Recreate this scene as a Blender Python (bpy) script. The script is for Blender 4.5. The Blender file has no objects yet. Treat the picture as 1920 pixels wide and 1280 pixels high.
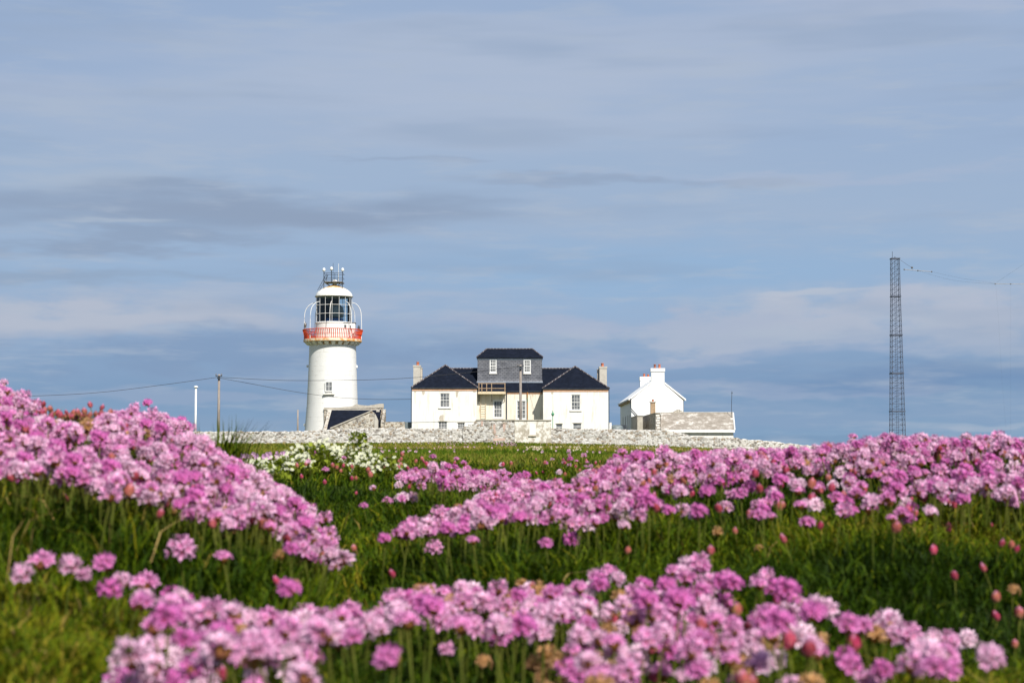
import bpy, math, random
import numpy as np
from mathutils import Vector, Matrix, Euler
random.seed(7); RNG = np.random.default_rng(11)
PI = math.pi
scene = bpy.context.scene
COL = scene.collection
# ------------------------------------------------------------------ camera frame (photo 1920 x 1280)
F = 3200.0; TILT = math.atan(210.0/F)
ct, st = math.cos(TILT), math.sin(TILT)
def at(px, py, Y):
    a = (px-960)/F; b = (640-py)/F
    k = Y/(ct-b*st)
    return Vector((a*k, Y, (st+b*ct)*k))
def X(px, Y, py=740): return at(px, py, Y).x
def Z(py, Y): return at(960, py, Y).z
def proj(x, y, z):
    yy = y*ct+z*st; zz = -y*st+z*ct
    return 960+F*x/yy, 640-F*zz/yy

# ------------------------------------------------------------------ materials
def newmat(name):
    m = bpy.data.materials.new(name); m.use_nodes = True
    nt = m.node_tree; b = nt.nodes['Principled BSDF']
    return m, nt, b
def ramp(nt, fac, stops, interp='LINEAR'):
    r = nt.nodes.new('ShaderNodeValToRGB'); r.color_ramp.interpolation = interp
    e = r.color_ramp.elements
    while len(e) < len(stops): e.new(0.5)
    for k, (p, c) in enumerate(stops):
        e[k].position = p; e[k].color = (c[0], c[1], c[2], 1)
    nt.links.new(fac, r.inputs[0]); return r.outputs[0]
def noise(nt, vec, scale, detail=4, rough=0.6, dist=0.0):
    n = nt.nodes.new('ShaderNodeTexNoise'); n.inputs['Scale'].default_value = scale
    n.inputs['Detail'].default_value = detail; n.inputs['Roughness'].default_value = rough
    n.inputs['Distortion'].default_value = dist
    if vec is not None: nt.links.new(vec, n.inputs['Vector'])
    return n.outputs['Fac']
def mixc(nt, fac, a, b, blend='MIX'):
    m = nt.nodes.new('ShaderNodeMix'); m.data_type = 'RGBA'; m.blend_type = blend
    for s, v in ((0, fac), (6, a), (7, b)):
        if isinstance(v, bpy.types.NodeSocket): nt.links.new(v, m.inputs[s])
        elif isinstance(v, (int, float)): m.inputs[s].default_value = v
        else: m.inputs[s].default_value = (v[0], v[1], v[2], 1)
    return m.outputs[2]
def math_(nt, op, a, b=0.0, clamp=False):
    m = nt.nodes.new('ShaderNodeMath'); m.operation = op; m.use_clamp = clamp
    for s, v in ((0, a), (1, b)):
        if isinstance(v, bpy.types.NodeSocket): nt.links.new(v, m.inputs[s])
        else: m.inputs[s].default_value = v
    return m.outputs[0]
def objvec(nt, scale=(1,1,1)):
    tc = nt.nodes.new('ShaderNodeTexCoord'); mp = nt.nodes.new('ShaderNodeMapping')
    mp.inputs['Scale'].default_value = scale
    nt.links.new(tc.outputs['Object'], mp.inputs[0]); return mp.outputs[0]
def bump(nt, b, h, strength=0.3, dist=0.02):
    bp = nt.nodes.new('ShaderNodeBump'); bp.inputs['Strength'].default_value = strength
    bp.inputs['Distance'].default_value = dist
    nt.links.new(h, bp.inputs['Height']); nt.links.new(bp.outputs[0], b.inputs['Normal'])

def varied(name, c1, c2, rough=0.7, scale=2.0, bstr=0.15, metallic=0.0, lo=0.35, hi=0.65, vs=(1,1,1)):
    m, nt, b = newmat(name)
    v = objvec(nt, vs)
    n = noise(nt, v, scale, 6)
    nt.links.new(ramp(nt, n, [(lo, c1), (hi, c2)]), b.inputs['Base Color'])
    b.inputs['Roughness'].default_value = rough; b.inputs['Metallic'].default_value = metallic
    bump(nt, b, noise(nt, v, scale*6, 4), bstr, 0.02)
    return m

def whitewash(name, base=(0.80,0.79,0.76), stain=(0.62,0.57,0.48), amount=0.62, courses=False, streak=True):
    m, nt, b = newmat(name)
    v = objvec(nt)
    n1 = noise(nt, v, 0.8, 7, 0.65)
    c = ramp(nt, n1, [(0.3, tuple(x*0.94 for x in base)), (0.6, base)])
    if streak:
        vs = objvec(nt, (1.6, 1.6, 0.22))
        n2 = noise(nt, vs, 1.6, 6, 0.7)
        c = mixc(nt, ramp(nt, n2, [(amount, (0,0,0)), (min(1, amount+0.16), (0.8,0.8,0.8))]), c, stain)
    n3 = noise(nt, v, 9, 3, 0.6)
    c = mixc(nt, ramp(nt, n3, [(0.72, (0,0,0)), (0.76, (0.55,0.55,0.55))]), c, (0.3,0.27,0.22))
    h = noise(nt, v, 14, 5)
    if courses:
        # faint painted masonry joints round the shaft: angle and height as brick coordinates
        tc = nt.nodes.new('ShaderNodeTexCoord'); sp = nt.nodes.new('ShaderNodeSeparateXYZ')
        nt.links.new(tc.outputs['Object'], sp.inputs[0])
        an = math_(nt, 'MULTIPLY', math_(nt, 'ARCTAN2', sp.outputs[0], sp.outputs[1]), 3.4)
        cb = nt.nodes.new('ShaderNodeCombineXYZ'); nt.links.new(an, cb.inputs[0]); nt.links.new(sp.outputs[2], cb.inputs[1])
        br = nt.nodes.new('ShaderNodeTexBrick'); nt.links.new(cb.outputs[0], br.inputs['Vector'])
        br.inputs['Scale'].default_value = 1; br.inputs['Brick Width'].default_value = 1.3
        br.inputs['Row Height'].default_value = 0.62; br.inputs['Mortar Size'].default_value = 0.045
        br.inputs['Mortar Smooth'].default_value = 0.6
        patchy = ramp(nt, noise(nt, v, 0.9, 4), [(0.45, (0,0,0)), (0.62, (1,1,1))])
        f = mixc(nt, 1.0, br.outputs['Fac'], patchy, 'MULTIPLY')
        f = mixc(nt, 1.0, f, (0.55,0.55,0.55), 'MULTIPLY')
        c = mixc(nt, f, c, (0.40,0.37,0.32))
        # rust runs below the gallery
        rn = noise(nt, objvec(nt, (2.6, 2.6, 0.10)), 1.5, 5, 0.7)
        ht = math_(nt, 'MULTIPLY', math_(nt, 'SUBTRACT', sp.outputs[2], 10.4), 0.30, True)
        rf_ = ramp(nt, math_(nt, 'MULTIPLY', rn, ht), [(0.50, (0,0,0)), (0.66, (0.5,0.5,0.5))])
        c = mixc(nt, rf_, c, (0.55,0.40,0.24))
    nt.links.new(c, b.inputs['Base Color']); b.inputs['Roughness'].default_value = 0.75
    bump(nt, b, h, 0.25, 0.03)
    return m

def rubble(name, stops, scale=2.6, mort=(0.50,0.475,0.44), wash=0.5, jw=0.05):
    m, nt, b = newmat(name)
    v = objvec(nt, (1, 1, 1.5))
    wob = noise(nt, v, 2.2, 3)
    add = nt.nodes.new('ShaderNodeVectorMath'); add.operation = 'MULTIPLY_ADD'
    nz = nt.nodes.new('ShaderNodeTexNoise'); nz.inputs['Scale'].default_value = 3.0; nt.links.new(v, nz.inputs['Vector'])
    nt.links.new(nz.outputs['Color'], add.inputs[0]); add.inputs[1].default_value = (0.35,0.35,0.35); nt.links.new(v, add.inputs[2])
    vo = nt.nodes.new('ShaderNodeTexVoronoi'); vo.inputs['Scale'].default_value = scale; vo.inputs['Randomness'].default_value = 1
    nt.links.new(add.outputs[0], vo.inputs['Vector'])
    sep = nt.nodes.new('ShaderNodeSeparateColor'); nt.links.new(vo.outputs['Color'], sep.inputs[0])
    stone = ramp(nt, sep.outputs[0], stops, 'CONSTANT')
    stone = mixc(nt, 1.0, stone, ramp(nt, noise(nt, v, 11, 5, 0.7), [(0.3, (0.72,0.72,0.72)), (0.7, (1.1,1.1,1.1))]), 'MULTIPLY')
    ed = nt.nodes.new('ShaderNodeTexVoronoi'); ed.feature = 'DISTANCE_TO_EDGE'; ed.inputs['Scale'].default_value = scale
    nt.links.new(add.outputs[0], ed.inputs['Vector'])
    joint = ramp(nt, ed.outputs['Distance'], [(jw*0.6, (1,1,1)), (jw*1.8, (0,0,0))])
    c = mixc(nt, joint, stone, mort)
    # remains of limewash with hard ragged edges
    w = ramp(nt, noise(nt, v, 3.6, 8, 0.72), [(wash-0.02, (0,0,0)), (wash+0.04, (1,1,1))])
    c = mixc(nt, w, c, (0.66,0.645,0.615))
    pits = ramp(nt, noise(nt, v, 7, 5, 0.75), [(0.555, (0,0,0)), (0.62, (0.8,0.8,0.8))])
    c = mixc(nt, pits, c, (0.20,0.17,0.14))
    nt.links.new(c, b.inputs['Base Color']); b.inputs['Roughness'].default_value = 0.9
    h = math_(nt, 'ADD', math_(nt, 'MINIMUM', ed.outputs['Distance'], 0.15), math_(nt, 'MULTIPLY', noise(nt, v, 9, 5), 0.25))
    bump(nt, b, h, 0.9, 0.25)
    return m

def slate(name, c1, c2, bw=0.42, bh=0.24, rough=0.5, mort=(0.01,0.01,0.015), ms=0.012, flat=True, spec=0.25):
    m, nt, b = newmat(name)
    tc = nt.nodes.new('ShaderNodeTexCoord'); sp = nt.nodes.new('ShaderNodeSeparateXYZ')
    nt.links.new(tc.outputs['Object'], sp.inputs[0])
    cb = nt.nodes.new('ShaderNodeCombineXYZ')
    nt.links.new(math_(nt, 'ADD', sp.outputs[0], sp.outputs[1]), cb.inputs[0]) if not flat else nt.links.new(sp.outputs[0], cb.inputs[0])
    nt.links.new(sp.outputs[2], cb.inputs[1])
    br = nt.nodes.new('ShaderNodeTexBrick'); nt.links.new(cb.outputs[0], br.inputs['Vector'])
    br.inputs['Scale'].default_value = 1; br.inputs['Brick Width'].default_value = bw; br.inputs['Row Height'].default_value = bh
    br.inputs['Mortar Size'].default_value = ms; br.inputs['Color1'].default_value = (*c1, 1); br.inputs['Color2'].default_value = (*c2, 1)
    br.inputs['Mortar'].default_value = (*mort, 1)
    n = noise(nt, objvec(nt), 1.3, 5)
    c = mixc(nt, 1.0, br.outputs['Color'], ramp(nt, n, [(0.3, (0.75,0.75,0.75)), (0.7, (1.2,1.2,1.2))]), 'MULTIPLY')
    nt.links.new(c, b.inputs['Base Color']); b.inputs['Roughness'].default_value = rough
    b.inputs['Specular IOR Level'].default_value = spec
    inv = math_(nt, 'SUBTRACT', 1.0, br.outputs['Fac'])
    bump(nt, b, inv, 0.5, 0.02)
    return m

M = {}
M['tower'] = whitewash('whitewashed masonry', base=(0.74,0.735,0.71), courses=True, amount=0.68)
M['white'] = whitewash('white render', base=(0.78,0.76,0.71), stain=(0.56,0.50,0.40), amount=0.53)
M['cream'] = whitewash('cream stained render', base=(0.76,0.71,0.60), stain=(0.50,0.38,0.24), amount=0.53)
M['cottage'] = whitewash('fresh white render', base=(0.84,0.84,0.83), amount=0.8, streak=False)
M['paint'] = varied('white gloss paint', (0.72,0.72,0.70), (0.82,0.82,0.80), 0.4, 3)
M['rustpaint'] = varied('white paint streaked with rust', (0.80,0.78,0.74), (0.50,0.26,0.13), 0.6, 1.4, lo=0.58, hi=0.72, vs=(1,1,0.5))
M['red'] = varied('weathered red paint', (0.64,0.040,0.008), (0.55,0.075,0.016), 0.5, 2.5)
M['slab'] = varied('rust stained gallery slab', (0.74,0.64,0.48), (0.60,0.27,0.06), 0.7, 1.1, lo=0.42, hi=0.58)
M['greymetal'] = varied('galvanised steel', (0.14,0.14,0.15), (0.24,0.22,0.2), 0.5, 3, metallic=0.5)
M['darkmetal'] = varied('dark steel', (0.03,0.04,0.05), (0.06,0.07,0.09), 0.5, 3, metallic=0.2)
M['mast'] = varied('mast steel', (0.045,0.06,0.10), (0.075,0.09,0.13), 0.6, 1)
M['terracotta'] = varied('terracotta', (0.55,0.17,0.08), (0.42,0.12,0.06), 0.8, 4)
M['sooty'] = varied('sooty terracotta', (0.10,0.05,0.04), (0.38,0.13,0.08), 0.8, 4)
M['cement'] = varied('cement render', (0.42,0.39,0.34), (0.52,0.49,0.43), 0.85, 2)
M['coping'] = varied('lichened coping', (0.36,0.33,0.28), (0.50,0.46,0.39), 0.9, 2.5, 0.5)
M['band'] = slate('salmon brick band', (0.62,0.33,0.19), (0.54,0.28,0.16), 0.45, 0.15, 0.85, (0.45,0.36,0.28), 0.02)
M['roof'] = slate('dark blue slate', (0.0055,0.009,0.018), (0.009,0.013,0.025), 0.4, 0.16, 0.85, spec=0.08)
M['hung'] = slate('hung grey slate', (0.12,0.125,0.145), (0.175,0.18,0.20), 0.50, 0.24, 0.6, (0.05,0.055,0.07), 0.022)
M['ridge'] = slate('hip tiles', (0.06,0.05,0.055), (0.11,0.09,0.095), 0.45, 9.0, 0.7, (0.26,0.25,0.25), 0.04)
M['lead'] = varied('lead flashing', (0.24,0.29,0.37), (0.33,0.38,0.45), 0.6, 2)
M['wood'] = varied('weathered timber', (0.30,0.20,0.12), (0.42,0.30,0.19), 0.8, 5)
M['pole'] = varied('grey timber pole', (0.20,0.17,0.15), (0.32,0.28,0.25), 0.85, 5, vs=(1,1,0.2))
M['creampaint'] = varied('cream paint', (0.62,0.50,0.33), (0.70,0.58,0.40), 0.6, 5)
M['rustpipe'] = varied('rusty green pipe', (0.12,0.16,0.07), (0.40,0.17,0.04), 0.8, 1.0, lo=0.42, hi=0.55)
M['green'] = varied('green paint', (0.05,0.22,0.11), (0.08,0.28,0.15), 0.5, 4)
M['wire'] = varied('black cable', (0.02,0.02,0.025), (0.03,0.03,0.035), 0.6, 4)
M['bare'] = varied('bare plaster', (0.42,0.37,0.30), (0.55,0.50,0.42), 0.9, 3)
M['tank'] = varied('grey green tank', (0.10,0.13,0.14), (0.17,0.20,0.21), 0.5, 2)
M['lichen'] = whitewash('lichened lime roof', base=(0.46,0.43,0.38), stain=(0.72,0.69,0.63), amount=0.44)
def _lich():
    m, nt, b = newmat('lichened cement roof')
    v = objvec(nt, (0.8,1,1.3))
    n = noise(nt, v, 1.1, 12, 0.8)
    c = ramp(nt, n, [(0.40, (0.22,0.19,0.155)), (0.53, (0.31,0.275,0.235)), (0.58, (0.52,0.49,0.44)), (0.66, (0.66,0.63,0.58))])
    nt.links.new(c, b.inputs['Base Color']); b.inputs['Roughness'].default_value = 0.9
    bump(nt, b, n, 0.5, 0.05); return m
M['lichen'] = _lich()
M['patchy'] = (lambda: None)()
def _patchy():
    m, nt, b = newmat('patchy lime render')
    v = objvec(nt)
    n = noise(nt, v, 1.0, 9, 0.72)
    c = ramp(nt, n, [(0.42, (0.37,0.33,0.27)), (0.50, (0.45,0.41,0.34)), (0.53, (0.66,0.63,0.58)), (0.62, (0.72,0.69,0.64))])
    nt.links.new(c, b.inputs['Base Color']); b.inputs['Roughness'].default_value = 0.9
    bump(nt, b, n, 0.6, 0.08); return m
M['patchy'] = _patchy()
W_, G_, B_, D_ = (0.68,0.665,0.64), (0.36,0.34,0.31), (0.33,0.26,0.19), (0.19,0.17,0.15)
M['rubble'] = rubble('limewashed rubble stone', [(0, W_), (0.34, (0.62,0.59,0.54)), (0.56, G_), (0.76, B_), (0.88, D_)], 3.0, wash=0.60)
M['stone'] = rubble('brown rubble stone', [(0, (0.30,0.25,0.19)), (0.25, (0.58,0.53,0.45)), (0.5, G_), (0.7, (0.28,0.20,0.13)), (0.86, D_)], 2.6, mort=(0.60,0.56,0.48), wash=0.66)
M['brick'] = slate('red brick', (0.42,0.17,0.12), (0.52,0.28,0.21), 0.24, 0.09, 0.9, (0.6,0.56,0.5), 0.02)
def _glass():
    m, nt, b = newmat('window glass')
    b.inputs['Base Color'].default_value = (0.13,0.14,0.15,1); b.inputs['Roughness'].default_value = 0.12
    v = objvec(nt)
    nt.links.new(ramp(nt, noise(nt, v, 1.7, 3), [(0.35, (0.07,0.08,0.09)), (0.65, (0.22,0.22,0.22))]), b.inputs['Base Color'])
    bump(nt, b, noise(nt, v, 3, 2), 0.1, 0.02)
    return m
M['glass'] = _glass()
def _lglass():
    m, nt, b = newmat('lantern glass'); nt.nodes.remove(b)
    o = nt.nodes['Material Output']
    t = nt.nodes.new('ShaderNodeBsdfTransparent'); t.inputs[0].default_value = (0.74,0.86,0.92,1)
    g = nt.nodes.new('ShaderNodeBsdfGlossy'); g.inputs['Roughness'].default_value = 0.04
    fr = nt.nodes.new('ShaderNodeFresnel'); fr.inputs[0].default_value = 1.45
    mx = nt.nodes.new('ShaderNodeMixShader'); nt.links.new(fr.outputs[0], mx.inputs[0])
    nt.links.new(t.outputs[0], mx.inputs[1]); nt.links.new(g.outputs[0], mx.inputs[2]); nt.links.new(mx.outputs[0], o.inputs[0])
    return m
M['lglass'] = _lglass()
M['curtain'] = varied('dark lantern screen', (0.02,0.045,0.075), (0.035,0.06,0.09), 0.8, 1)
M['lens'] = varied('lens apparatus', (0.10,0.12,0.13), (0.30,0.30,0.26), 0.25, 2)
M['bluebase'] = varied('blue enamel', (0.02,0.10,0.30), (0.03,0.14,0.38), 0.4, 2)
def attrmat(name, transl=0.25, rough=0.6, spec=0.2):
    m, nt, b = newmat(name); o = nt.nodes['Material Output']
    a = nt.nodes.new('ShaderNodeAttribute'); a.attribute_name = 'col'
    nt.links.new(a.outputs['Color'], b.inputs['Base Color']); b.inputs['Roughness'].default_value = rough
    b.inputs['Specular IOR Level'].default_value = spec
    t = nt.nodes.new('ShaderNodeBsdfTranslucent'); nt.links.new(a.outputs['Color'], t.inputs[0])
    mx = nt.nodes.new('ShaderNodeMixShader'); mx.inputs[0].default_value = transl
    nt.links.new(b.outputs[0], mx.inputs[1]); nt.links.new(t.outputs[0], mx.inputs[2]); nt.links.new(mx.outputs[0], o.inputs[0])
    return m
M['petal'] = attrmat('thrift tissue', 0.22, 0.6, 0.12)
M['blade'] = attrmat('grass blades', 0.25, 0.6, 0.08)

# ------------------------------------------------------------------ mesh helpers
class MB:
    def __init__(s): s.v = []; s.f = []
    def add(s, vs, fs):
        n = len(s.v); s.v += [tuple(v) for v in vs]; s.f += [tuple(i+n for i in f) for f in fs]; return s
    def box(s, x0, x1, y0, y1, z0, z1):
        vs = [(x0,y0,z0),(x1,y0,z0),(x1,y1,z0),(x0,y1,z0),(x0,y0,z1),(x1,y0,z1),(x1,y1,z1),(x0,y1,z1)]
        return s.add(vs, [(0,3,2,1),(4,5,6,7),(0,1,5,4),(1,2,6,5),(2,3,7,6),(3,0,4,7)])
    def tube(s, pts, r, n=6, caps=True):
        pts = [Vector(p) for p in pts]; m = len(pts)
        rs = r if isinstance(r, (list, tuple)) else [r]*m
        vs = []; up = Vector((0,0,1))
        for i, p in enumerate(pts):
            d = (pts[min(i+1, m-1)]-pts[max(i-1, 0)]).normalized()
            a = d.cross(up)
            if a.length < 0.05: a = d.cross(Vector((1,0,0)))
            a.normalize(); b = d.cross(a)
            for k in range(n):
                t = 2*PI*k/n; vs.append(p+(a*math.cos(t)+b*math.sin(t))*rs[i])
        fs = [(i*n+k, i*n+(k+1)%n, (i+1)*n+(k+1)%n, (i+1)*n+k) for i in range(m-1) for k in range(n)]
        if caps: fs += [tuple(range(n))[::-1], tuple((m-1)*n+k for k in range(n))]
        return s.add(vs, fs)
    def lathe(s, prof, c=(0,0,0), n=64, a0=0, a1=2*PI):
        full = abs(a1-a0-2*PI) < 1e-6; cnt = n if full else n+1
        vs = [(c[0]+r*math.sin(a0+(a1-a0)*k/n), c[1]-r*math.cos(a0+(a1-a0)*k/n), c[2]+z) for r, z in prof for k in range(cnt)]
        fs = []
        for i in range(len(prof)-1):
            for k in range(n):
                k2 = (k+1) % cnt
                fs.append((i*cnt+k, i*cnt+k2, (i+1)*cnt+k2, (i+1)*cnt+k))
        return s.add(vs, fs)
    def prism(s, poly, axis, a, b):
        # poly list of 2D points; extruded along 'y' (poly x,z) or 'x' (poly y,z)
        n = len(poly)
        if axis == 'y': vs = [(p[0], a, p[1]) for p in poly]+[(p[0], b, p[1]) for p in poly]
        else: vs = [(a, p[0], p[1]) for p in poly]+[(b, p[0], p[1]) for p in poly]
        fs = [tuple(range(n)), tuple(range(2*n-1, n-1, -1))]+[(i, n+i, n+(i+1)%n, (i+1)%n) for i in range(n)]
        return s.add(vs, fs)
    def build(s, name, mat, root=None, smooth=False, parent=None):
        """root: the thing whose location is the origin; parent: a part of it, for sub-parts"""
        o0 = Vector(root.location) if root else Vector((0,0,0))
        me = bpy.data.meshes.new(name)
        me.from_pydata([Vector(v)-o0 for v in s.v], [], s.f); me.update()
        import bmesh
        bm = bmesh.new(); bm.from_mesh(me); bmesh.ops.recalc_face_normals(bm, faces=bm.faces); bm.to_mesh(me); bm.free()
        if smooth:
            for p in me.polygons: p.use_smooth = True
            if smooth == 'auto':
                me.set_sharp_from_angle(angle=math.radians(35))
        me.materials.append(mat)
        o = bpy.data.objects.new(name, me); COL.objects.link(o)
        if parent: o.parent = parent
        elif root: o.parent = root
        return o
def tag(o, label=None, cat=None, group=None, kind=None):
    if label: o['label'] = label
    if cat: o['category'] = cat
    if group: o['group'] = group
    if kind: o['kind'] = kind
    return o
def thing(name, loc, label, cat, group=None):
    o = bpy.data.objects.new(name, None); COL.objects.link(o); o.location = loc; o.empty_display_size = 0.2
    return tag(o, label, cat, group)
def single(mb, name, mat, base, label, cat, group=None, smooth=False):
    """a thing that is one mesh, with its origin at its base"""
    o = mb.build(name, mat, None, smooth)
    b = Vector(base); o.data.transform(Matrix.Translation(-b)); o.location = b
    return tag(o, label, cat, group)
def npmesh(name, V, quads=None, tris=None, col=None, mat=None, smooth=False):
    me = bpy.data.meshes.new(name)
    nq = 0 if quads is None else len(quads); nt_ = 0 if tris is None else len(tris)
    me.vertices.add(len(V)); me.vertices.foreach_set('co', np.asarray(V, dtype=np.float32).ravel())
    li = np.concatenate([a.ravel() for a in (quads, tris) if a is not None and len(a)]).astype(np.int32)
    me.loops.add(len(li)); me.loops.foreach_set('vertex_index', li)
    me.polygons.add(nq+nt_)
    ls = np.concatenate([np.arange(nq)*4, nq*4+np.arange(nt_)*3]).astype(np.int32)
    me.polygons.foreach_set('loop_start', ls)
    me.polygons.foreach_set('loop_total', np.concatenate([np.full(nq,4), np.full(nt_,3)]).astype(np.int32))
    if smooth: me.polygons.foreach_set('use_smooth', np.ones(nq+nt_, dtype=bool))
    me.update(calc_edges=True)
    if col is not None:
        at_ = me.color_attributes.new('col', 'FLOAT_COLOR', 'POINT')
        c4 = np.ones((len(V), 4), dtype=np.float32); c4[:, :3] = col
        at_.data.foreach_set('color', c4.ravel())
    if mat: me.materials.append(mat)
    return me

# ------------------------------------------------------------------ terrain
def vn(x, y, seed=0):
    xi = np.floor(x); yi = np.floor(y); fx = x-xi; fy = y-yi
    fx = fx*fx*(3-2*fx); fy = fy*fy*(3-2*fy)
    def h(a, b):
        t = np.sin(a*127.1+b*311.7+seed*74.7)*43758.5453
        return t-np.floor(t)
    return (h(xi,yi)*(1-fx)+h(xi+1,yi)*fx)*(1-fy)+(h(xi,yi+1)*(1-fx)+h(xi+1,yi+1)*fx)*fy
PXC = np.array([-300, 0, 240, 360, 480, 550, 620, 760, 960, 1200, 1440, 1680, 1920, 2300.])
def far(Y, pys): return [Z(p, Y)*100 for p in pys]
ROWS = [
 (0.6, [-19]*14),
 (0.9, [-19]*14),
 (1.2, [-17,-17,-19,-20,-21,-21,-21,-21,-22,-22,-21,-21,-20,-20]),
 (1.5, [-15,-15,-16,-17.5,-19,-19.5,-20,-20,-20.5,-20,-20,-21,-21,-20]),
 (1.8, [-11,-11,-12,-13,-13.5,-15.5,-18.5,-18,-18.5,-18,-17,-18,-19,-18]),
 (2.1, [-7,-7.5,-9,-10,-10.8,-13.5,-17.8,-17,-17,-15.5,-14,-14,-15,-14]),
 (2.4, [-2,-3,-5,-7,-9.8,-13.5,-16.8,-16,-15.5,-12,-11,-10,-11,-10]),
 (2.8, [2,1.5,-1,-5,-10.5,-13.5,-15,-14.8,-13.5,-9,-7,-5.5,-6.5,-6]),
 (3.2, [6,5,1.5,-3.5,-11,-13,-13.5,-13.5,-12.5,-8.5,-6,-4.5,-5.5,-4]),
 (3.8, [7,5,0,-5,-10,-10.5,-10.5,-11,-11.5,-9,-8,-6,-6.5,-6]),
 (4.6, [3,1,-4,-6.5,-7,-6.5,-6.5,-8,-9,-9,-9,-8,-8,-8]),
 (6.0, [-5,-6,-7,-7,-7,-7,-7,-6.5,-6.5,-7,-8,-9,-9,-9]),
 (10,  [-6]*10+[-9,-12,-15,-18]),
 (20,  [-5,-5,-5,-5,-5,-5,-5,-5,-5,-6,-12,-20,-26,-30]),
 (60,  far(60, [850,848,847,847,846,846,846,846,846,848,856,864,870,880])),
 (120, far(120, [842,841,840,839,839,839,839,839,839,842,852,862,870,880])),
 (215, far(215, [836,835,834,834,834,834,834,832,832,838,852,864,878,890])),
 (250, far(250, [834,834,833,833,833,833,833,832,832,838,850,862,872,880])),
 (330, [120]*9+[40,-60,-150,-260,-330]),
 (430, [-100]*14),
 (470, [-6400]*14),
 (600, [-7000]*14),
]
LY = np.log(np.array([r[0] for r in ROWS])); TB = np.array([r[1] for r in ROWS], dtype=float)/100
# smoothed fine table
fy = np.linspace(LY[0], LY[-1], 300); fx = np.linspace(PXC[0], PXC[-1], 200)
T1 = np.stack([np.interp(fy, LY, TB[:, j]) for j in range(len(PXC))], 1)
T2 = np.stack([np.interp(fx, PXC, T1[i]) for i in range(len(fy))], 0)
def blur(a, n, ax):
    k = np.hanning(n+2)[1:-1]; k /= k.sum(); pad = [(0,0),(0,0)]; pad[ax] = (n//2, n//2)
    return np.apply_along_axis(lambda r: np.convolve(r, k, 'valid'), ax, np.pad(a, pad, 'edge'))
T2 = blur(blur(T2, 7, 0), 13, 1)
def ground(x, y, bumps=True):
    x = np.asarray(x, dtype=float); y = np.asarray(y, dtype=float)
    yc = np.clip(y, 0.6, 600)
    u = np.clip((960+F*x/yc-fx[0])/(fx[-1]-fx[0])*(len(fx)-1), 0, len(fx)-1.001)
    w = np.clip((np.log(yc)-fy[0])/(fy[-1]-fy[0])*(len(fy)-1), 0, len(fy)-1.001)
    i = w.astype(int); j = u.astype(int); a = w-i; b = u-j
    z = (T2[i,j]*(1-b)+T2[i,j+1]*b)*(1-a)+(T2[i+1,j]*(1-b)+T2[i+1,j+1]*b)*a
    # near cushions and far hummocks
    near = np.clip(1-(yc-4)/6, 0, 1)
    if bumps:
        z = z+near*((vn(x*7, y*7, 1)-0.5)*0.035+(vn(x*16, y*16, 2)-0.5)*0.016)
        fr = np.clip((yc-5)/25, 0, 1)
        z = z+fr*((vn(x*0.35, y*0.12, 3)-0.5)*0.18*np.clip(yc/120, 0.12, 1)+(vn(x*1.3, y*0.8, 4)-0.5)*0.09*np.clip(yc/100, 0.1, 1))
    side = np.clip((np.abs(x)-330)/60, 0, 1); back = np.clip((-y-150)/60, 0, 1)
    return z-64*np.clip(side+back, 0, 1)*(z > -50)
def axis_pts(lo, a, b, hi, step, grow=1.09):
    core = list(np.arange(a, b, step)); r = [core[-1]]; s = step
    while r[-1] < hi: s *= grow; r.append(r[-1]+s)
    l = [a]; s = step
    while l[-1] > lo: s *= grow; l.append(l[-1]-s)
    return np.array(l[1:][::-1]+core+r[1:])
def build_ground():
    xs = axis_pts(-480, -1.6, 1.6, 480, 0.022, 1.06); ys = axis_pts(-260, 0.7, 4.6, 560, 0.022, 1.035)
    GX, GY = np.meshgrid(xs, ys); GZ = ground(GX, GY)
    V = np.stack([GX, GY, GZ], -1).reshape(-1, 3); nx = len(xs); ny = len(ys)
    i, j = np.meshgrid(np.arange(ny-1), np.arange(nx-1), indexing='ij'); q = (i*nx+j).ravel()
    Q = np.stack([q, q+1, q+nx+1, q+nx], 1)
    m, nt, b = newmat('turf and peaty soil')
    v = objvec(nt)
    c = ramp(nt, noise(nt, v, 5, 8, 0.7), [(0.3, (0.018,0.022,0.004)), (0.5, (0.03,0.045,0.006)), (0.7, (0.07,0.06,0.02))])
    c2 = ramp(nt, noise(nt, v, 0.35, 6, 0.65), [(0.35, (0.06,0.10,0.006)), (0.5, (0.12,0.12,0.015)), (0.65, (0.20,0.15,0.04))])
    sp = nt.nodes.new('ShaderNodeSeparateXYZ'); nt.links.new(v, sp.inputs[0])
    f = math_(nt, 'MULTIPLY', math_(nt, 'SUBTRACT', sp.outputs[1], 5.0), 0.06, True)
    nt.links.new(mixc(nt, f, c, c2), b.inputs['Base Color']); b.inputs['Roughness'].default_value = 0.95
    b.inputs['Specular IOR Level'].default_value = 0.1
    bump(nt, b, noise(nt, v, 20, 6), 0.8, 0.03)
    me = npmesh('ground', V, Q, mat=m, smooth=True)
    o = bpy.data.objects.new('ground', me); COL.objects.link(o); tag(o, kind='structure')
    # sea
    m, nt, b = newmat('atlantic water'); v = objvec(nt, (1, 1, 1))
    b.inputs['Base Color'].default_value = (0.03,0.07,0.11,1); b.inputs['Roughness'].default_value = 0.25
    bump(nt, b, noise(nt, v, 0.08, 8, 0.7), 0.6, 2.0)
    s = MB(); n = 96; R = [0, 400, 1000, 3000, 9000, 30000, 60000]
    s.lathe([(max(r, 1), 0) for r in R], (0, 0, -62), n); o = s.build('sea', m); tag(o, kind='structure')
build_ground()

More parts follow.
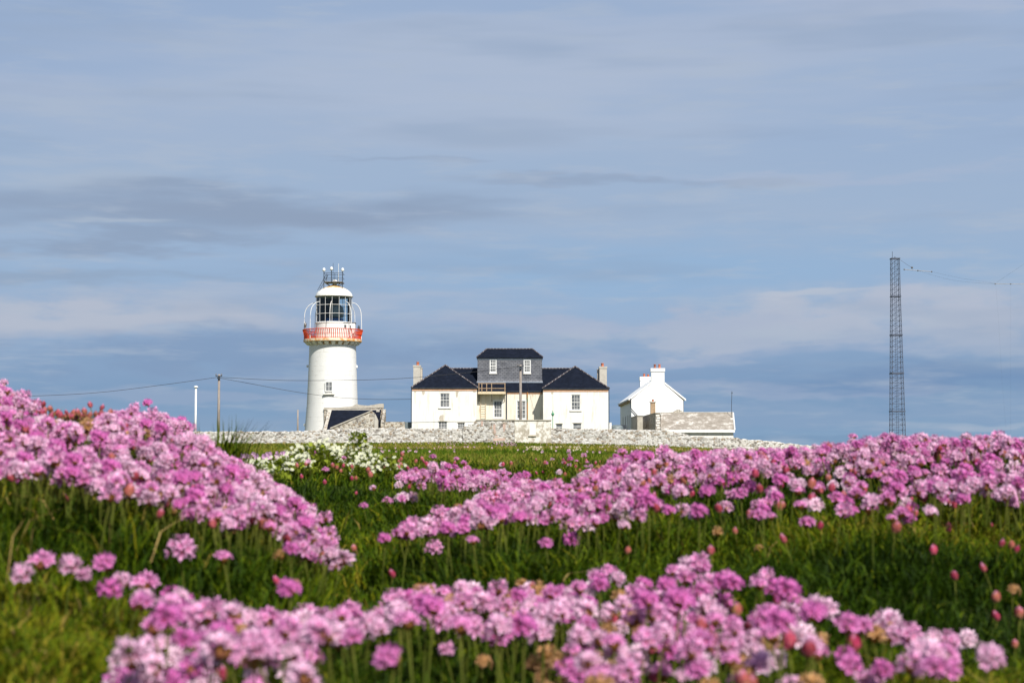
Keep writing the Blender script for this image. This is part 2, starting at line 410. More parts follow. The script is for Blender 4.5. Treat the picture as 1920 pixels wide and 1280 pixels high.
# ------------------------------------------------------------------ grass
def blades(P, L, Wd, lean, colb, name, label, cat, azim=None):
    n = len(P); az = RNG.uniform(0, 2*PI, n) if azim is None else azim
    dx, dy = np.cos(az), np.sin(az); la = RNG.uniform(0, 2*PI, n) if azim is None else az
    lx, ly = np.cos(la)*lean, np.sin(la)*lean
    V = np.zeros((n, 5, 3))
    w = Wd*0.5; sx, sy = -dy*w, dx*w
    V[:,0] = P+np.stack([sx, sy, -0.006+0*w], 1); V[:,1] = P+np.stack([-sx, -sy, -0.006+0*w], 1)
    mid = P+np.stack([lx*L*0.35, ly*L*0.35, L*0.58], 1)
    V[:,2] = mid+np.stack([-sx, -sy, 0*w], 1)*0.85; V[:,3] = mid+np.stack([sx, sy, 0*w], 1)*0.85
    V[:,4] = P+np.stack([lx*L, ly*L, L*np.clip(1-lean*0.25, 0.4, 1)], 1)
    b = (np.arange(n)*5)[:, None]
    C = np.repeat(colb[:, None, :], 5, 1)
    return V.reshape(-1, 3), b+np.array([[0,1,2,3]]), b+np.array([[3,2,4]]), C.reshape(-1, 3)
def pal(t, stops):
    t = np.asarray(t); ps = [s[0] for s in stops]
    return np.stack([np.interp(t, ps, [s[1][k] for s in stops]) for k in range(3)], 1)
GREENS = [(0.0, (0.008,0.020,0.001)), (0.35, (0.034,0.068,0.0018)), (0.6, (0.115,0.155,0.004)), (0.78, (0.22,0.19,0.010)), (0.9, (0.28,0.19,0.04)), (1.0, (0.42,0.29,0.11))]
def build_grass():
    parts = []
    # close turf and thrift cushions
    n = 230000
    px = RNG.uniform(-420, 2340, n); Y = np.exp(RNG.uniform(math.log(0.85), math.log(7.0), n))
    x = (px-960)/F*Y; z = ground(x, Y)
    patch = vn(x*2.2+9, Y*2.2, 21)*0.6+vn(x*6, Y*6, 22)*0.4
    t = np.clip(-0.02+patch*0.75+RNG.normal(0, 0.17, n), 0, 1)
    dryz = np.exp(-(((px-640)/110)**2+((Y-2.05)/0.28)**2))          # trodden dry hollow between the banks
    t = np.clip(t+dryz*0.5*RNG.random(n), 0, 1)
    t = np.clip(t+0.11*np.clip((1.75-Y)/0.4, 0, 1)*np.clip((np.abs(px-960)-250)/250, 0, 1), 0, 1)
    L = RNG.uniform(0.010, 0.032, n)*(0.7+0.9*vn(x*5, Y*5, 23))*np.clip(0.75+Y*0.12, 0.8, 1.5); L *= (1-0.5*dryz)*(1+0.45*np.clip((Y-1.6)/0.3, 0, 1)*np.clip((3.8-Y)/0.5, 0, 1))
    parts.append(blades(np.stack([x, Y, z], 1), L, 0.0015+0.00045*Y, RNG.uniform(0.3, 1.7, n), pal(t, GREENS), '', '', ''))
    # longer dry stalks
    n = 5200
    px = RNG.uniform(-420, 2340, n); Y = np.exp(RNG.uniform(math.log(0.9), math.log(5.5), n)); x = (px-960)/F*Y
    keep = vn(x*1.7, Y*1.7, 31) > 0.45; px, Y, x = px[keep], Y[keep], x[keep]; n = len(x)
    t = RNG.uniform(0.45, 1.0, n)
    parts.append(blades(np.stack([x, Y, ground(x, Y)], 1), RNG.uniform(0.035, 0.085, n), np.full(n, 0.0016), RNG.uniform(0.2, 1.2, n), pal(t, GREENS), '', '', ''))
    # the field up to the wall
    n = 190000
    px = RNG.uniform(-420, 2340, n); Y = np.exp(RNG.uniform(math.log(6.0), math.log(214), n)); x = (px-960)/F*Y
    x = np.clip(x, -90, 95)
    big = vn(x*0.22+3, Y*0.05, 41)*0.6+vn(x*1.3, Y*0.25, 42)*0.4
    t = np.clip(-0.12+big*1.15+RNG.normal(0, 0.11, n), 0, 1)
    FG = [(0.0, (0.030,0.070,0.003)), (0.42, (0.085,0.14,0.007)), (0.55, (0.18,0.195,0.02)), (0.75, (0.30,0.23,0.055)), (1.0, (0.42,0.31,0.13))]
    L = np.clip(0.025+0.0035*Y, 0.03, 0.26)*RNG.uniform(0.5, 1.25, n)
    L *= np.where(Y > 195, 1.2, 1)
    parts.append(blades(np.stack([x, Y, ground(x, Y)], 1), L, 0.0015+0.00042*Y, RNG.uniform(0.1, 0.9, n), pal(t, FG), '', '', ''))
    off = 0; Vs = []; Qs = []; Ts = []; Cs = []
    for V, Q, T, C in parts:
        Vs.append(V); Qs.append(Q+off); Ts.append(T+off); Cs.append(C); off += len(V)
    me = npmesh('grass', np.concatenate(Vs), np.concatenate(Qs), np.concatenate(Ts), np.concatenate(Cs), M['blade'])
    o = bpy.data.objects.new('grass', me); COL.objects.link(o)
    tag(o, 'short green and straw coloured coastal turf covering banks and field', 'grass', kind='stuff')
build_grass()

# ------------------------------------------------------------------ thrift flowers
class TP: pass
def stem_mesh(H, bend, r=0.0007, n=4, seg=4, c0=(0.06,0.12,0.012), c1=(0.17,0.17,0.03)):
    V = []; C = []; Q = []
    for i in range(seg+1):
        t = i/seg; cx = bend[0]*t*t; cy = bend[1]*t*t
        for k in range(n):
            a = 2*PI*k/n; V.append((cx+r*math.cos(a), cy+r*math.sin(a), H*t-0.004)); C.append([c0[q]*(1-t)+c1[q]*t for q in range(3)])
    for i in range(seg):
        for k in range(n): Q.append((i*n+k, i*n+(k+1)%n, (i+1)*n+(k+1)%n, (i+1)*n+k))
    return np.array(V), np.array(Q), np.array(C)
def head_mesh(rng, R=0.0118, nf=26, openness=1.0, pale=0.0, deep=0.0, kind='open'):
    V = []; C = []; Q = []; low = rng.choice([0.85, 1.0, 1.15, 1.3])
    ax = Vector((rng.uniform(-.4,.4), rng.uniform(-.75,.25), 1)).normalized()
    q = Vector((0,0,1)).rotation_difference(ax)
    hc = q @ Vector((0,0,R*0.55))
    def addq(ps, cs):
        b = len(V); V.extend([tuple(p) for p in ps]); C.extend(cs); Q.append((b, b+1, b+2, b+3))
    # papery brown bracts under the head
    rings = [(0.0008, -0.002), (R*0.50, 0.0010), (R*0.68, R*0.30), (R*0.45, R*0.80)]
    b0 = len(V); n = 7
    for r, z in rings:
        for k in range(n):
            a = 2*PI*k/n; V.append(tuple(q @ Vector((r*math.cos(a), r*math.sin(a), z))))
            br = rng.uniform(0.7, 1.2)
            C.append([0.42*br, 0.20*br, 0.05*br] if kind != 'open' or rng.random() < 0.5 else [0.26*br, 0.09*br, 0.06*br])
    for i in range(len(rings)-1):
        for k in range(n): Q.append((b0+i*n+k, b0+i*n+(k+1)%n, b0+(i+1)*n+(k+1)%n, b0+(i+1)*n+k))
    ga = PI*(3-5**0.5)
    for i in range(nf):
        t = (i+0.5)/nf; cz = 1-t*low; sr = math.sqrt(max(0, 1-cz*cz)); a = i*ga+rng.uniform(-.25,.25)
        d = Vector((sr*math.cos(a), sr*math.sin(a), cz)); d = (q @ d).normalized()
        rr = R*rng.uniform(0.62, 1.06)
        if openness < 1 and rng.random() > openness: rr *= 0.75
        c = hc+Vector((d.x*rr, d.y*rr, d.z*rr*0.92))
        d2 = (d+Vector((rng.uniform(-.35,.35), rng.uniform(-.35,.35), rng.uniform(-.1,.35)))).normalized()
        u = d2.cross(Vector((0,0,1)) if abs(d2.z) < 0.9 else Vector((1,0,0))).normalized(); w = d2.cross(u)
        pr = R*rng.uniform(0.42, 0.60); cup = rng.uniform(0.15, 1.0); a0 = rng.uniform(0, 6.28)
        br = rng.uniform(0.70, 1.2)
        if kind == 'open':
            tip = [min(.95, x*br) for x in (0.77-0.10*deep+0.06*pale, 0.41-0.17*deep+0.26*pale, 0.65-0.11*deep+0.10*pale)]
            ctr = [min(.9, x*br) for x in (0.58, 0.09+0.22*pale, 0.30+0.1*pale)]
        else:
            tip = [x*br for x in (0.52, 0.31, 0.15)]; ctr = [x*br for x in (0.40, 0.18, 0.05)]
        for k in range(5):
            aa = a0+2*PI*k/5; e = u*math.cos(aa)+w*math.sin(aa); g = w*math.cos(aa)-u*math.sin(aa)
            o = c+d2*(-pr*0.10)
            m1 = c+e*pr*0.62+g*pr*0.30+d2*pr*cup*0.5; m2 = c+e*pr*0.62-g*pr*0.30+d2*pr*cup*0.5
            tp = c+e*pr*rng.uniform(0.9, 1.1)+d2*pr*cup
            addq((o, m1, tp, m2), (ctr, tip, tip, tip))
    return np.array(V), np.array(Q), np.array(C)
def bud_mesh(rng, R=0.0055, c1=(0.50,0.13,0.17), c2=(0.60,0.30,0.20)):
    V = []; C = []; Q = []
    ga = PI*(3-5**0.5); nb = 34; tl = (rng.uniform(-.2,.2), rng.uniform(-.3,.1))
    for i in range(nb):
        t = (i+.5)/nb; z = -0.001+R*1.7*t; r = R*0.92*math.sqrt(max(0.02, 1-(2*t-0.9)**2))
        a = i*ga; e = Vector((math.cos(a), math.sin(a), 0)); g = Vector((-math.sin(a), math.cos(a), 0)); u = Vector((0,0,1))
        p = e*r*0.85+u*z; w = R*rng.uniform(0.36,0.5); h = R*rng.uniform(0.75,1.1)
        lean = e*(0.5-t)*R*0.7
        q = [p-u*h*.2, p+g*w+u*h*.35+e*R*.12, p+u*h+lean, p-g*w+u*h*.35+e*R*.12]
        b = len(V); V.extend([(v.x+tl[0]*v.z, v.y+tl[1]*v.z, v.z) for v in q]); Q.append((b,b+1,b+2,b+3))
        f = min(1, max(0, rng.random()*0.8+(0.3 if t < 0.35 else -0.1))); k = rng.uniform(.7,1.2)
        c = [(c1[m]*(1-f)+c2[m]*f)*k for m in range(3)]
        tip = [min(.9, x*1.35) for x in c]
        if t > 0.7 and rng.random() < 0.6: tip = [0.76,0.34,0.56]
        C.extend([c, c, tip, c])
    return np.array(V), np.array(Q), np.array(C)
rr = random.Random(5)
TEMPL = {'open': [], 'bud': [], 'brown': []}
def mk(kind, H, hd):
    t = TP(); t.H = H; t.bend = (rr.uniform(-.012,.012), rr.uniform(-.014,.008))
    t.stem = stem_mesh(H, t.bend); t.head = hd; t.top = np.array([t.bend[0], t.bend[1], H-0.004]); t.kind = kind
    t.hv = t.head[0]+t.top; t.me = {}
    TEMPL[kind].append(t)
for k in range(14):
    mk('open', [0.044,0.058,0.066,0.082,0.050,0.072,0.062][k % 7], head_mesh(rr, rr.uniform(0.0062,0.0098), rr.choice([14,18,23]), rr.choice([1,1,0.8]), pale=[0,.1,.5,0,.3,0,0,.8,.2,0,.4,0,.1,.5][k], deep=[.3,.2,0,1.3,0,.5,1.0,0,.2,.8,0,1.4,.2,0][k]))
for k in range(5): mk('bud', [0.040,0.052,0.062,0.047,0.056][k], bud_mesh(rr, rr.uniform(0.0045,0.0065), *( [((0.40,0.035,0.10),(0.50,0.11,0.14)), ((0.42,0.10,0.10),(0.40,0.19,0.10)), ((0.33,0.03,0.07),(0.42,0.13,0.12))][k % 3])))
for k in range(3): mk('brown', [0.050,0.060,0.045][k], head_mesh(rr, 0.0078, 16, 0.6, kind='brown'))

# clumps: outlines of where heads show, and the depth they lie at
def inside(poly, x, y):
    r = np.zeros(len(x), bool); n = len(poly); j = n-1
    for i in range(n):
        xi, yi = poly[i]; xj, yj = poly[j]
        c = ((yi > y) != (yj > y)) & (x < (xj-xi)*(y-yi)/((yj-yi) or 1e-9)+xi); r ^= c; j = i
    return r
LEFT = [(-420,670),(-60,700),(0,716),(40,745),(60,790),(150,800),(240,775),(330,788),(375,825),(430,862),(490,898),(550,935),(605,985),(630,1045),(612,1062),(560,1030),(500,995),(440,985),(330,945),(215,925),(120,895),(0,890),(-420,870)]
RIGHT = [(745,1010),(762,985),(840,965),(915,935),(985,905),(1060,915),(1120,888),(1165,860),(1190,838),(1300,850),(1420,848),(1530,846),(1575,827),(1640,821),(1760,822),(1860,818),(2400,812),(2400,935),(1900,938),(1830,915),(1790,950),(1745,910),(1600,895),(1480,890),(1380,905),(1290,950),(1200,965),(1120,990),(1030,978),(930,978),(830,995)]
RSPARSE = [(1280,960),(1380,915),(1480,900),(1600,905),(1745,920),(1680,1000),(1560,985),(1450,980),(1350,960)]
BACK = [(738,905),(765,885),(830,872),(905,892),(945,888),(990,893),(985,905),(930,908),(870,916),(800,910)]
BACK2 = [(712,942),(760,930),(780,934),(725,950)]
FA = [(700,1140),(780,1115),(870,1100),(960,1115),(1050,1095),(1150,1072),(1290,1052),(1400,1065),(1480,1105),(1530,1145),(1535,1200),(1490,1250),(1560,1300),(1050,1300),(1100,1215),(1030,1190),(960,1205),(850,1170),(760,1175)]
FB = [(225,1300),(260,1215),(300,1170),(345,1175),(400,1158),(460,1150),(540,1165),(620,1145),(690,1155),(712,1185),(650,1200),(560,1215),(620,1300)]
FC = [(1580,1195),(1615,1160),(1720,1170),(1825,1200),(1845,1255),(1740,1275),(1700,1300),(1570,1260)]
FD = [(100,1080),(140,1040),(190,1050),(230,1060),(265,1100),(340,1115),(380,1150),(330,1180),(255,1150),(195,1150),(170,1105),(110,1100)]
CL = [ # polygon, Ymin, Ymax, density /m2, open/bud/brown weights, label, group
 (LEFT, 1.7, 3.7, 2700, (0.83,0.13,0.04), 'pink thrift flower in the dense drift over the left bank', 'thrift flowers on the left bank'),
 (RIGHT, 2.0, 3.6, 2550, (0.84,0.14,0.02), 'pink thrift flower in the dense drift along the right bank', 'thrift flowers on the right bank'),
 (RSPARSE, 1.9, 2.7, 800, (0.70,0.30,0.0), 'pink thrift flower scattered below the right hand drift', 'thrift flowers below the right bank'),
 (BACK, 3.0, 4.4, 620, (0.86,0.14,0.0), 'pink thrift flower in the small drift before the far field', 'thrift flowers in the middle drift'),
 (BACK2, 2.9, 4.4, 900, (1,0,0), 'pink thrift flower in the small patch in the green hollow', 'thrift flowers in the hollow'),
 (FA, 1.05, 1.95, 1950, (0.80,0.10,0.10), 'pink thrift flower in the drift at the bottom centre', 'thrift flowers in the front centre drift'),
 (FB, 1.0, 1.7, 1850, (0.93,0.04,0.03), 'pink thrift flower in the drift at the bottom left', 'thrift flowers in the front left drift'),
 (FC, 1.0, 1.8, 1900, (0.95,0.02,0.03), 'pink thrift flower in the drift at the bottom right', 'thrift flowers in the front right drift'),
 (FD, 1.1, 1.8, 1700, (1.0,0,0), 'pink thrift flower in the loose string above the bottom left drift', 'thrift flowers in the front left string'),
]
FL = []  # x, y, z, rot, scale, template, label, group, Ydepth, tilt
def addflower(x, y, z, kind, label, group, single_=False, s=None, t=None):
    if group and kind == 'open': label = label.replace('thrift bud', 'pink thrift flower').replace('small pink', 'pink'); group = group.replace('thrift buds', 'thrift flowers')
    if group and kind == 'bud': label = label.replace('pink thrift flower', 'closed thrift bud'); group = group.replace('thrift flowers', 'thrift buds')
    if group and kind == 'brown': label = label.replace('small thrift bud', 'faded brown thrift head'); group = group.replace('thrift buds', 'faded thrift heads')
    t = t or random.choice(TEMPL[kind]); s = s or random.uniform(0.86, 1.16)
    FL.append(dict(x=x, y=y, z=z, rot=random.uniform(-1.0, 1.0) if kind == 'open' else random.uniform(0, 6.28), s=s, t=t, label=label, group=group, single=single_))
for poly, y0, y1, dens, wts, label, group in CL:
    pxs = [p[0] for p in poly]; a, b = (min(pxs)-960)/F, (max(pxs)-960)/F
    area = (b-a)*(y1*y1-y0*y0)/2; n = int(area*dens*1.0)
    # jittered best-candidate style: oversample and drop the too close ones
    cand = int(n*2.2); Y = np.sqrt(RNG.uniform(y0*y0, y1*y1, cand)); x = RNG.uniform(a, b, cand)*Y
    z = ground(x, Y)
    kk = [random.choices(['open','bud','brown'], wts)[0] for _ in range(cand)]; tt = [random.choice(TEMPL[q]) for q in kk]; sc = RNG.uniform(0.84, 1.18, cand)
    hp, hq = proj(x, Y, z+np.array([t.H for t in tt])*sc)
    gap = vn(x*3.2+5, Y*6.5, 61)*0.6+vn(x*17+5, Y*13, 62)*0.4
    ok = inside(poly, hp+RNG.normal(0, 5, cand), hq+RNG.normal(0, 4, cand)) & (gap > (0.39 if dens > 1200 else 0.25))
    sel = np.where(ok)[0]; x, Y, z = x[ok], Y[ok], z[ok]
    md = 0.62/math.sqrt(dens); grid = {}; cnt = 0
    for xx, yy, zz, si in zip(x, Y, z, sel):
        k = (int(xx//md), int(yy//md)); bad = False
        for i in (-1,0,1):
            for j in (-1,0,1):
                for (ax_, ay_) in grid.get((k[0]+i, k[1]+j), ()):
                    if (ax_-xx)**2+(ay_-yy)**2 < md*md: bad = True
        if bad: continue
        grid.setdefault(k, []).append((xx, yy)); cnt += 1
        kind = kk[si]
        lab = label if kind == 'open' else label.replace('pink thrift flower', 'closed thrift bud' if kind == 'bud' else 'faded brown thrift head')
        grp = group if kind == 'open' else group.replace('thrift flowers', 'thrift buds' if kind == 'bud' else 'faded thrift heads')
        addflower(xx, yy, zz, kind, lab, grp, False, float(sc[si]), tt[si])
    print('clump', group, cnt)
def solve(px, py, H, y0=1.0, y1=6.0):
    """the nearest spot whose flower of height H shows at this place"""
    Y = np.linspace(y0, y1, 1500); x = (px-960)/F*Y; z = ground(x, Y)
    hp, hq = proj(x, Y, z+H)
    s = np.where(hq <= py)[0]
    if not len(s): s = [int(np.argmin(np.abs(hq-py)))]
    i = s[0]; return float(x[i]), float(Y[i]), float(z[i])
def lone(px, py, kind, label, s=1.0, ti=0, y0=1.0, y1=6.0):
    if kind == 'bud': s = 0.45*s+0.22
    t = TEMPL[kind][ti % len(TEMPL[kind])]; x, y, z = solve(px, py, t.H*s, y0, y1)
    addflower(x, y, z, kind, label, None, True, s, t)
lone(352, 1030, 'open', 'lone pink thrift flower standing in green turf below the left bank', 1.25, 1)
lone(440, 1046, 'open', 'half faded pink thrift flower just right of the lone one below the left bank', 1.0, 5)
lone(540, 1105, 'open', 'round pink thrift flower standing just above the bottom left drift', 1.0, 3)
lone(513, 1088, 'bud', 'small dark pink thrift bud left of the round flower above the bottom left drift', 1.1, 0)
lone(68, 1058, 'open', 'pink thrift flower at the far left edge of the turf, the higher of two', 1.1, 0)
lone(42, 1078, 'open', 'pink thrift flower at the far left edge of the turf, the lower of two', 1.0, 4)
lone(222, 1250, 'open', 'pink thrift flower standing alone left of the bottom left drift', 1.1, 2)
lone(725, 1238, 'open', 'pink thrift flower alone in turf between the two front drifts', 1.05, 6)
lone(856, 1220, 'open', 'small upright pink thrift flower in turf below the front centre drift', 0.85, 8)
lone(903, 1243, 'brown', 'faded thrift head low in the turf below the front centre drift', 0.8, 0)
lone(952, 1193, 'open', 'pink thrift flower leaning out below the front centre drift', 1.1, 9)
lone(1090, 1012, 'open', 'bright pink thrift flower standing before the right bank drift', 1.0, 11)
lone(824, 1026, 'open', 'wide pink thrift flower standing below the left tip of the right bank drift', 0.95, 1)
lone(897, 1010, 'bud', 'red pink thrift bud beside the wide flower below the right bank drift', 1.1, 2)
lone(898, 1015, 'open', 'pink thrift flower beside the red bud below the right bank drift', 0.9, 5)
lone(1030, 1020, 'open', 'small pink thrift flower left of the bright one before the right bank drift', 0.85, 6)
lone(718, 1010, 'open', 'pink thrift flower at the left tip of the right bank drift', 0.9, 3)
lone(657, 1028, 'bud', 'salmon thrift bud alone beside the straw coloured hollow', 1.4, 1)
lone(668, 924, 'bud', 'dark red thrift bud on a bent stem in the green hollow', 1.0, 0)
lone(692, 948, 'open', 'tiny pink thrift flower low in the green hollow', 0.8, 9)
lone(705, 916, 'open', 'small half open thrift flower high in the green hollow', 0.75, 2)
lone(1070, 860, 'open', 'single pink thrift flower standing up before the far field', 0.85, 3)
lone(945, 872, 'open', 'small pink thrift flower right above the middle drift', 0.75, 7)
lone(983, 850, 'bud', 'tall salmon thrift bud rising against the far field', 1.3, 1, y1=4)
lone(1858, 822, 'open', 'tall pink thrift flower topping the right bank near the right edge', 1.05, 5, 2.2, 3.4)
lone(1752, 822, 'open', 'pink thrift flower standing above the right bank skyline right of the mast', 1.0, 1, 2.2, 3.4)
lone(1576, 832, 'open', 'pink thrift flower on the right bank skyline left of the mast', 1.0, 8, 2.2, 3.4)
lone(1700, 826, 'open', 'pink thrift flower on the right bank skyline just right of the mast foot', 0.95, 12, 2.2, 3.4)
lone(1674, 972, 'open', 'small pink thrift flower in dark turf under the right bank', 0.8, 5)
lone(1640, 920, 'open', 'pink thrift flower hanging just below the right hand drift', 0.95, 0)
lone(1707, 938, 'bud', 'red thrift bud in the dark gap under the right hand drift', 1.3, 0)
lone(1385, 928, 'open', 'full round pink thrift flower below the right hand drift', 1.1, 8)
lone(1575, 957, 'open', 'bright pink thrift flower lowest of those below the right hand drift', 1.1, 11)
lone(1490, 1010, 'bud', 'muted pink thrift bud in the green below the right bank', 1.6, 2)
lone(1787, 1080, 'bud', 'crimson thrift bud alone in the turf right of the front centre drift', 1.5, 0)
lone(1855, 1018, 'bud', 'crimson thrift bud by the right edge, leftmost of its cluster', 1.3, 2)
lone(1892, 1022, 'bud', 'opening thrift bud tucked between crimson buds by the right edge', 1.3, 1)
lone(1908, 1030, 'bud', 'crimson thrift bud farthest right in the cluster at the right edge', 1.3, 0)
lone(1860, 1065, 'bud', 'crimson thrift bud lowest of the cluster by the right edge', 1.3, 2)
lone(1855, 1155, 'bud', 'closed crimson thrift bud in turf above the bottom right drift', 1.3, 0)
lone(1900, 1150, 'bud', 'opening pink thrift bud at the right edge above the bottom right drift', 1.6, 1)
lone(1345, 998, 'brown', 'faded orange thrift head in the green below the right bank', 0.8, 1)
lone(1383, 996, 'bud', 'orange thrift bud beside a faded head below the right bank', 1.2, 1)
lone(430, 985, 'open', 'pink thrift flower hanging in front of the left bank', 0.9, 10)
lone(190, 930, 'open', 'full pink thrift flower hanging below the left bank drift', 1.15, 12)
lone(550, 1030, 'open', 'pink thrift flower at the foot of the left bank', 0.85, 3)
lone(1050, 1245, 'brown', 'orange brown faded thrift head at the left of a withered patch', 1.0, 1)
lone(1010, 1225, 'brown', 'withered thrift head with pink remains beside the front centre drift', 1.0, 0)
for k in range(16):
    px = random.uniform(1000, 1130); py = random.uniform(1215, 1290); x, Yb, z = solve(px, py, 0.05, 1.0, 1.5)
    addflower(x, Yb, z, 'brown', 'orange brown withered thrift head in the patch at the bottom centre', 'withered thrift heads at the bottom centre', False, random.uniform(0.65, 0.9))
# bud band on the crest of the left bank
for k in range(150):
    px = random.uniform(35, 250); Yb = random.uniform(2.9, 3.7); x = (px-960)/F*Yb; z = float(ground(x, Yb))
    addflower(x, Yb, z, 'bud', 'closed russet thrift bud on the crest of the left bank', 'thrift buds on the crest of the left bank', False, random.uniform(0.72, 1.1))
for k in range(60):
    px = random.uniform(240, 400); Yb = random.uniform(2.9, 3.4); x = (px-960)/F*Yb; z = float(ground(x, Yb))
    addflower(x, Yb, z, random.choice(['open','open','bud']), 'pink thrift flower on the crest of the left bank', 'thrift flowers on the crest of the left bank', False, random.uniform(0.85, 1.15))
for k in range(90):
    px = random.uniform(560, 960); Yb = random.uniform(3.9, 4.8); x = (px-960)/F*Yb; z = float(ground(x, Yb))
    addflower(x, Yb, z, random.choice(['open','bud','bud']), 'thrift bud in the row behind the hollow', 'thrift buds behind the hollow', False, random.uniform(0.8, 1.05))
for k in range(60):
    px = random.uniform(1000, 1250); Yb = random.uniform(3.6, 6.5); x = (px-960)/F*Yb; z = float(ground(x, Yb))
    addflower(x, Yb, z, random.choice(['open','bud','bud']), 'thrift bud behind the right bank', 'thrift buds behind the right bank', False, random.uniform(0.6, 0.9))
for k in range(46):
    px = random.uniform(-50, 1950); Yb = random.uniform(1.15, 2.6); x = (px-960)/F*Yb; z = float(ground(x, Yb))
    addflower(x, Yb, z, random.choice(['bud','bud','brown']), 'small thrift bud scattered in the turf between drifts', 'thrift buds in the turf', False, random.uniform(0.6, 1.0))

for f in FL:
    t = f['t']; c, s_ = math.cos(f['rot']), math.sin(f['rot'])
    tx = t.top*f['s']; f['hx'], f['hy'] = proj(f['x']+c*tx[0]-s_*tx[1], f['y']+s_*tx[0]+c*tx[1], f['z']+tx[2]+0.006)
print('flowers', len(FL))
def inframe(f): return -25 < f['hx'] < 1945 and 600 < f['hy'] < 1300
order = sorted(range(len(FL)), key=lambda i: (not FL[i]['single'], not inframe(FL[i]), FL[i]['y']/FL[i]['s']))
quota = {'open': 300, 'bud': 90, 'brown': 40}; indiv = set()
for i in order:
    k = FL[i]['t'].kind
    if inframe(FL[i]) and quota[k] > 0: indiv.add(i); quota[k] -= 1
NM = {'open': 'thrift_flower', 'bud': 'thrift_bud', 'brown': 'faded_thrift'}
for kind in TEMPL:
    for k, t in enumerate(TEMPL[kind]):
        t.me['stem'] = npmesh('stem', t.stem[0], t.stem[1], None, t.stem[2], M['petal'], True)
        t.me['head'] = npmesh('flower_head' if kind != 'bud' else 'bud_head', t.hv, t.head[1], None, t.head[2], M['petal'], False)
for i in sorted(indiv):
    f = FL[i]; t = f['t']
    o = bpy.data.objects.new(NM[t.kind], None); COL.objects.link(o); o.empty_display_size = 0.01
    o.location = (f['x'], f['y'], f['z']); o.rotation_euler = (0, 0, f['rot']); o.scale = (f['s'],)*3
    tag(o, f['label'], 'flower' if t.kind != 'bud' else 'flower bud', f['group'])
    for nm, me in (('stem', t.me['stem']), ('flower_head' if t.kind != 'bud' else 'bud_head', t.me['head'])):
        c = bpy.data.objects.new(nm, me); COL.objects.link(c); c.parent = o
# the rest of each kind in one object
def bake(idx, name, label, cat):
    Vs = []; Qs = []; Cs = []; off = 0
    for i in idx:
        f = FL[i]; t = f['t']; c, s_ = math.cos(f['rot']), math.sin(f['rot'])
        R_ = np.array([[c,-s_,0],[s_,c,0],[0,0,1]])*f['s']
        jit = random.uniform(0.88, 1.1)
        for V, Q, C in ((t.stem[0], t.stem[1], t.stem[2]), (t.hv, t.head[1], t.head[2])):
            Vs.append(V @ R_.T+np.array([f['x'], f['y'], f['z']])); Qs.append(Q+off); Cs.append(C*jit); off += len(V)
    me = npmesh(name, np.concatenate(Vs), np.concatenate(Qs), None, np.concatenate(Cs), M['petal'])
    o = bpy.data.objects.new(name, me); COL.objects.link(o); tag(o, label, cat, kind='stuff')
rest = [i for i in range(len(FL)) if i not in indiv]
bake([i for i in rest if FL[i]['t'].kind == 'open'], 'thrift_drift', 'mass of pink thrift flowers covering the banks farther back', 'flowers')
bake([i for i in rest if FL[i]['t'].kind != 'open'], 'thrift_buds', 'mass of russet thrift buds among the farther pink drifts', 'flower buds')

# small blossoms far out in the field: one simple five petalled star each
def star_field():
    V = []; Q = []; C = []
    spots = [((925,965), 70, 130, 70, (0.62,0.33,0.50)), ((1000,1100), 25, 60, 90, (0.72,0.62,0.45)), ((1040,1230), 30, 110, 110, (0.72,0.64,0.50)),
             ((700,1250), 15, 160, 120, (0.66,0.42,0.52)), ((760,900), 30, 150, 60, (0.66,0.40,0.5)), ((430,560), 5.5, 12, 26, (0.66,0.36,0.60))]
    for (p0, p1), y0, y1, n, c in spots:
        cx = [random.uniform(p0, p1) for _ in range(7)]
        for k in range(n):
            px = random.choice(cx)+random.gauss(0, (p1-p0)*0.09); Y = math.exp(random.uniform(math.log(y0), math.log(y1)))
            x = (px-960)/F*Y; z = float(ground(x, Y))+min(0.25, 0.04+0.0022*Y); s = 0.010+0.00022*Y
            u = random.uniform(0.75, 1.15); b = len(V)
            for q in range(5):
                a = q*2*PI/5+k; b = len(V)
                V += [(x, Y, z), (x+s*math.cos(a-.5)*.8, Y-s*.3, z+s*math.sin(a-.5)*.8), (x+s*math.cos(a), Y-s*.5, z+s*math.sin(a)), (x+s*math.cos(a+.5)*.8, Y-s*.3, z+s*math.sin(a+.5)*.8)]
                Q.append((b, b+1, b+2, b+3)); C += [[ci*u for ci in c]]*4
    me = npmesh('field_flowers', np.array(V), np.array(Q), None, np.array(C), M['petal'])
    o = bpy.data.objects.new('field_flowers', me); COL.objects.link(o)
    tag(o, 'tiny pale pink and cream flowers dotted over the far field', 'flowers', kind='stuff')
star_field()

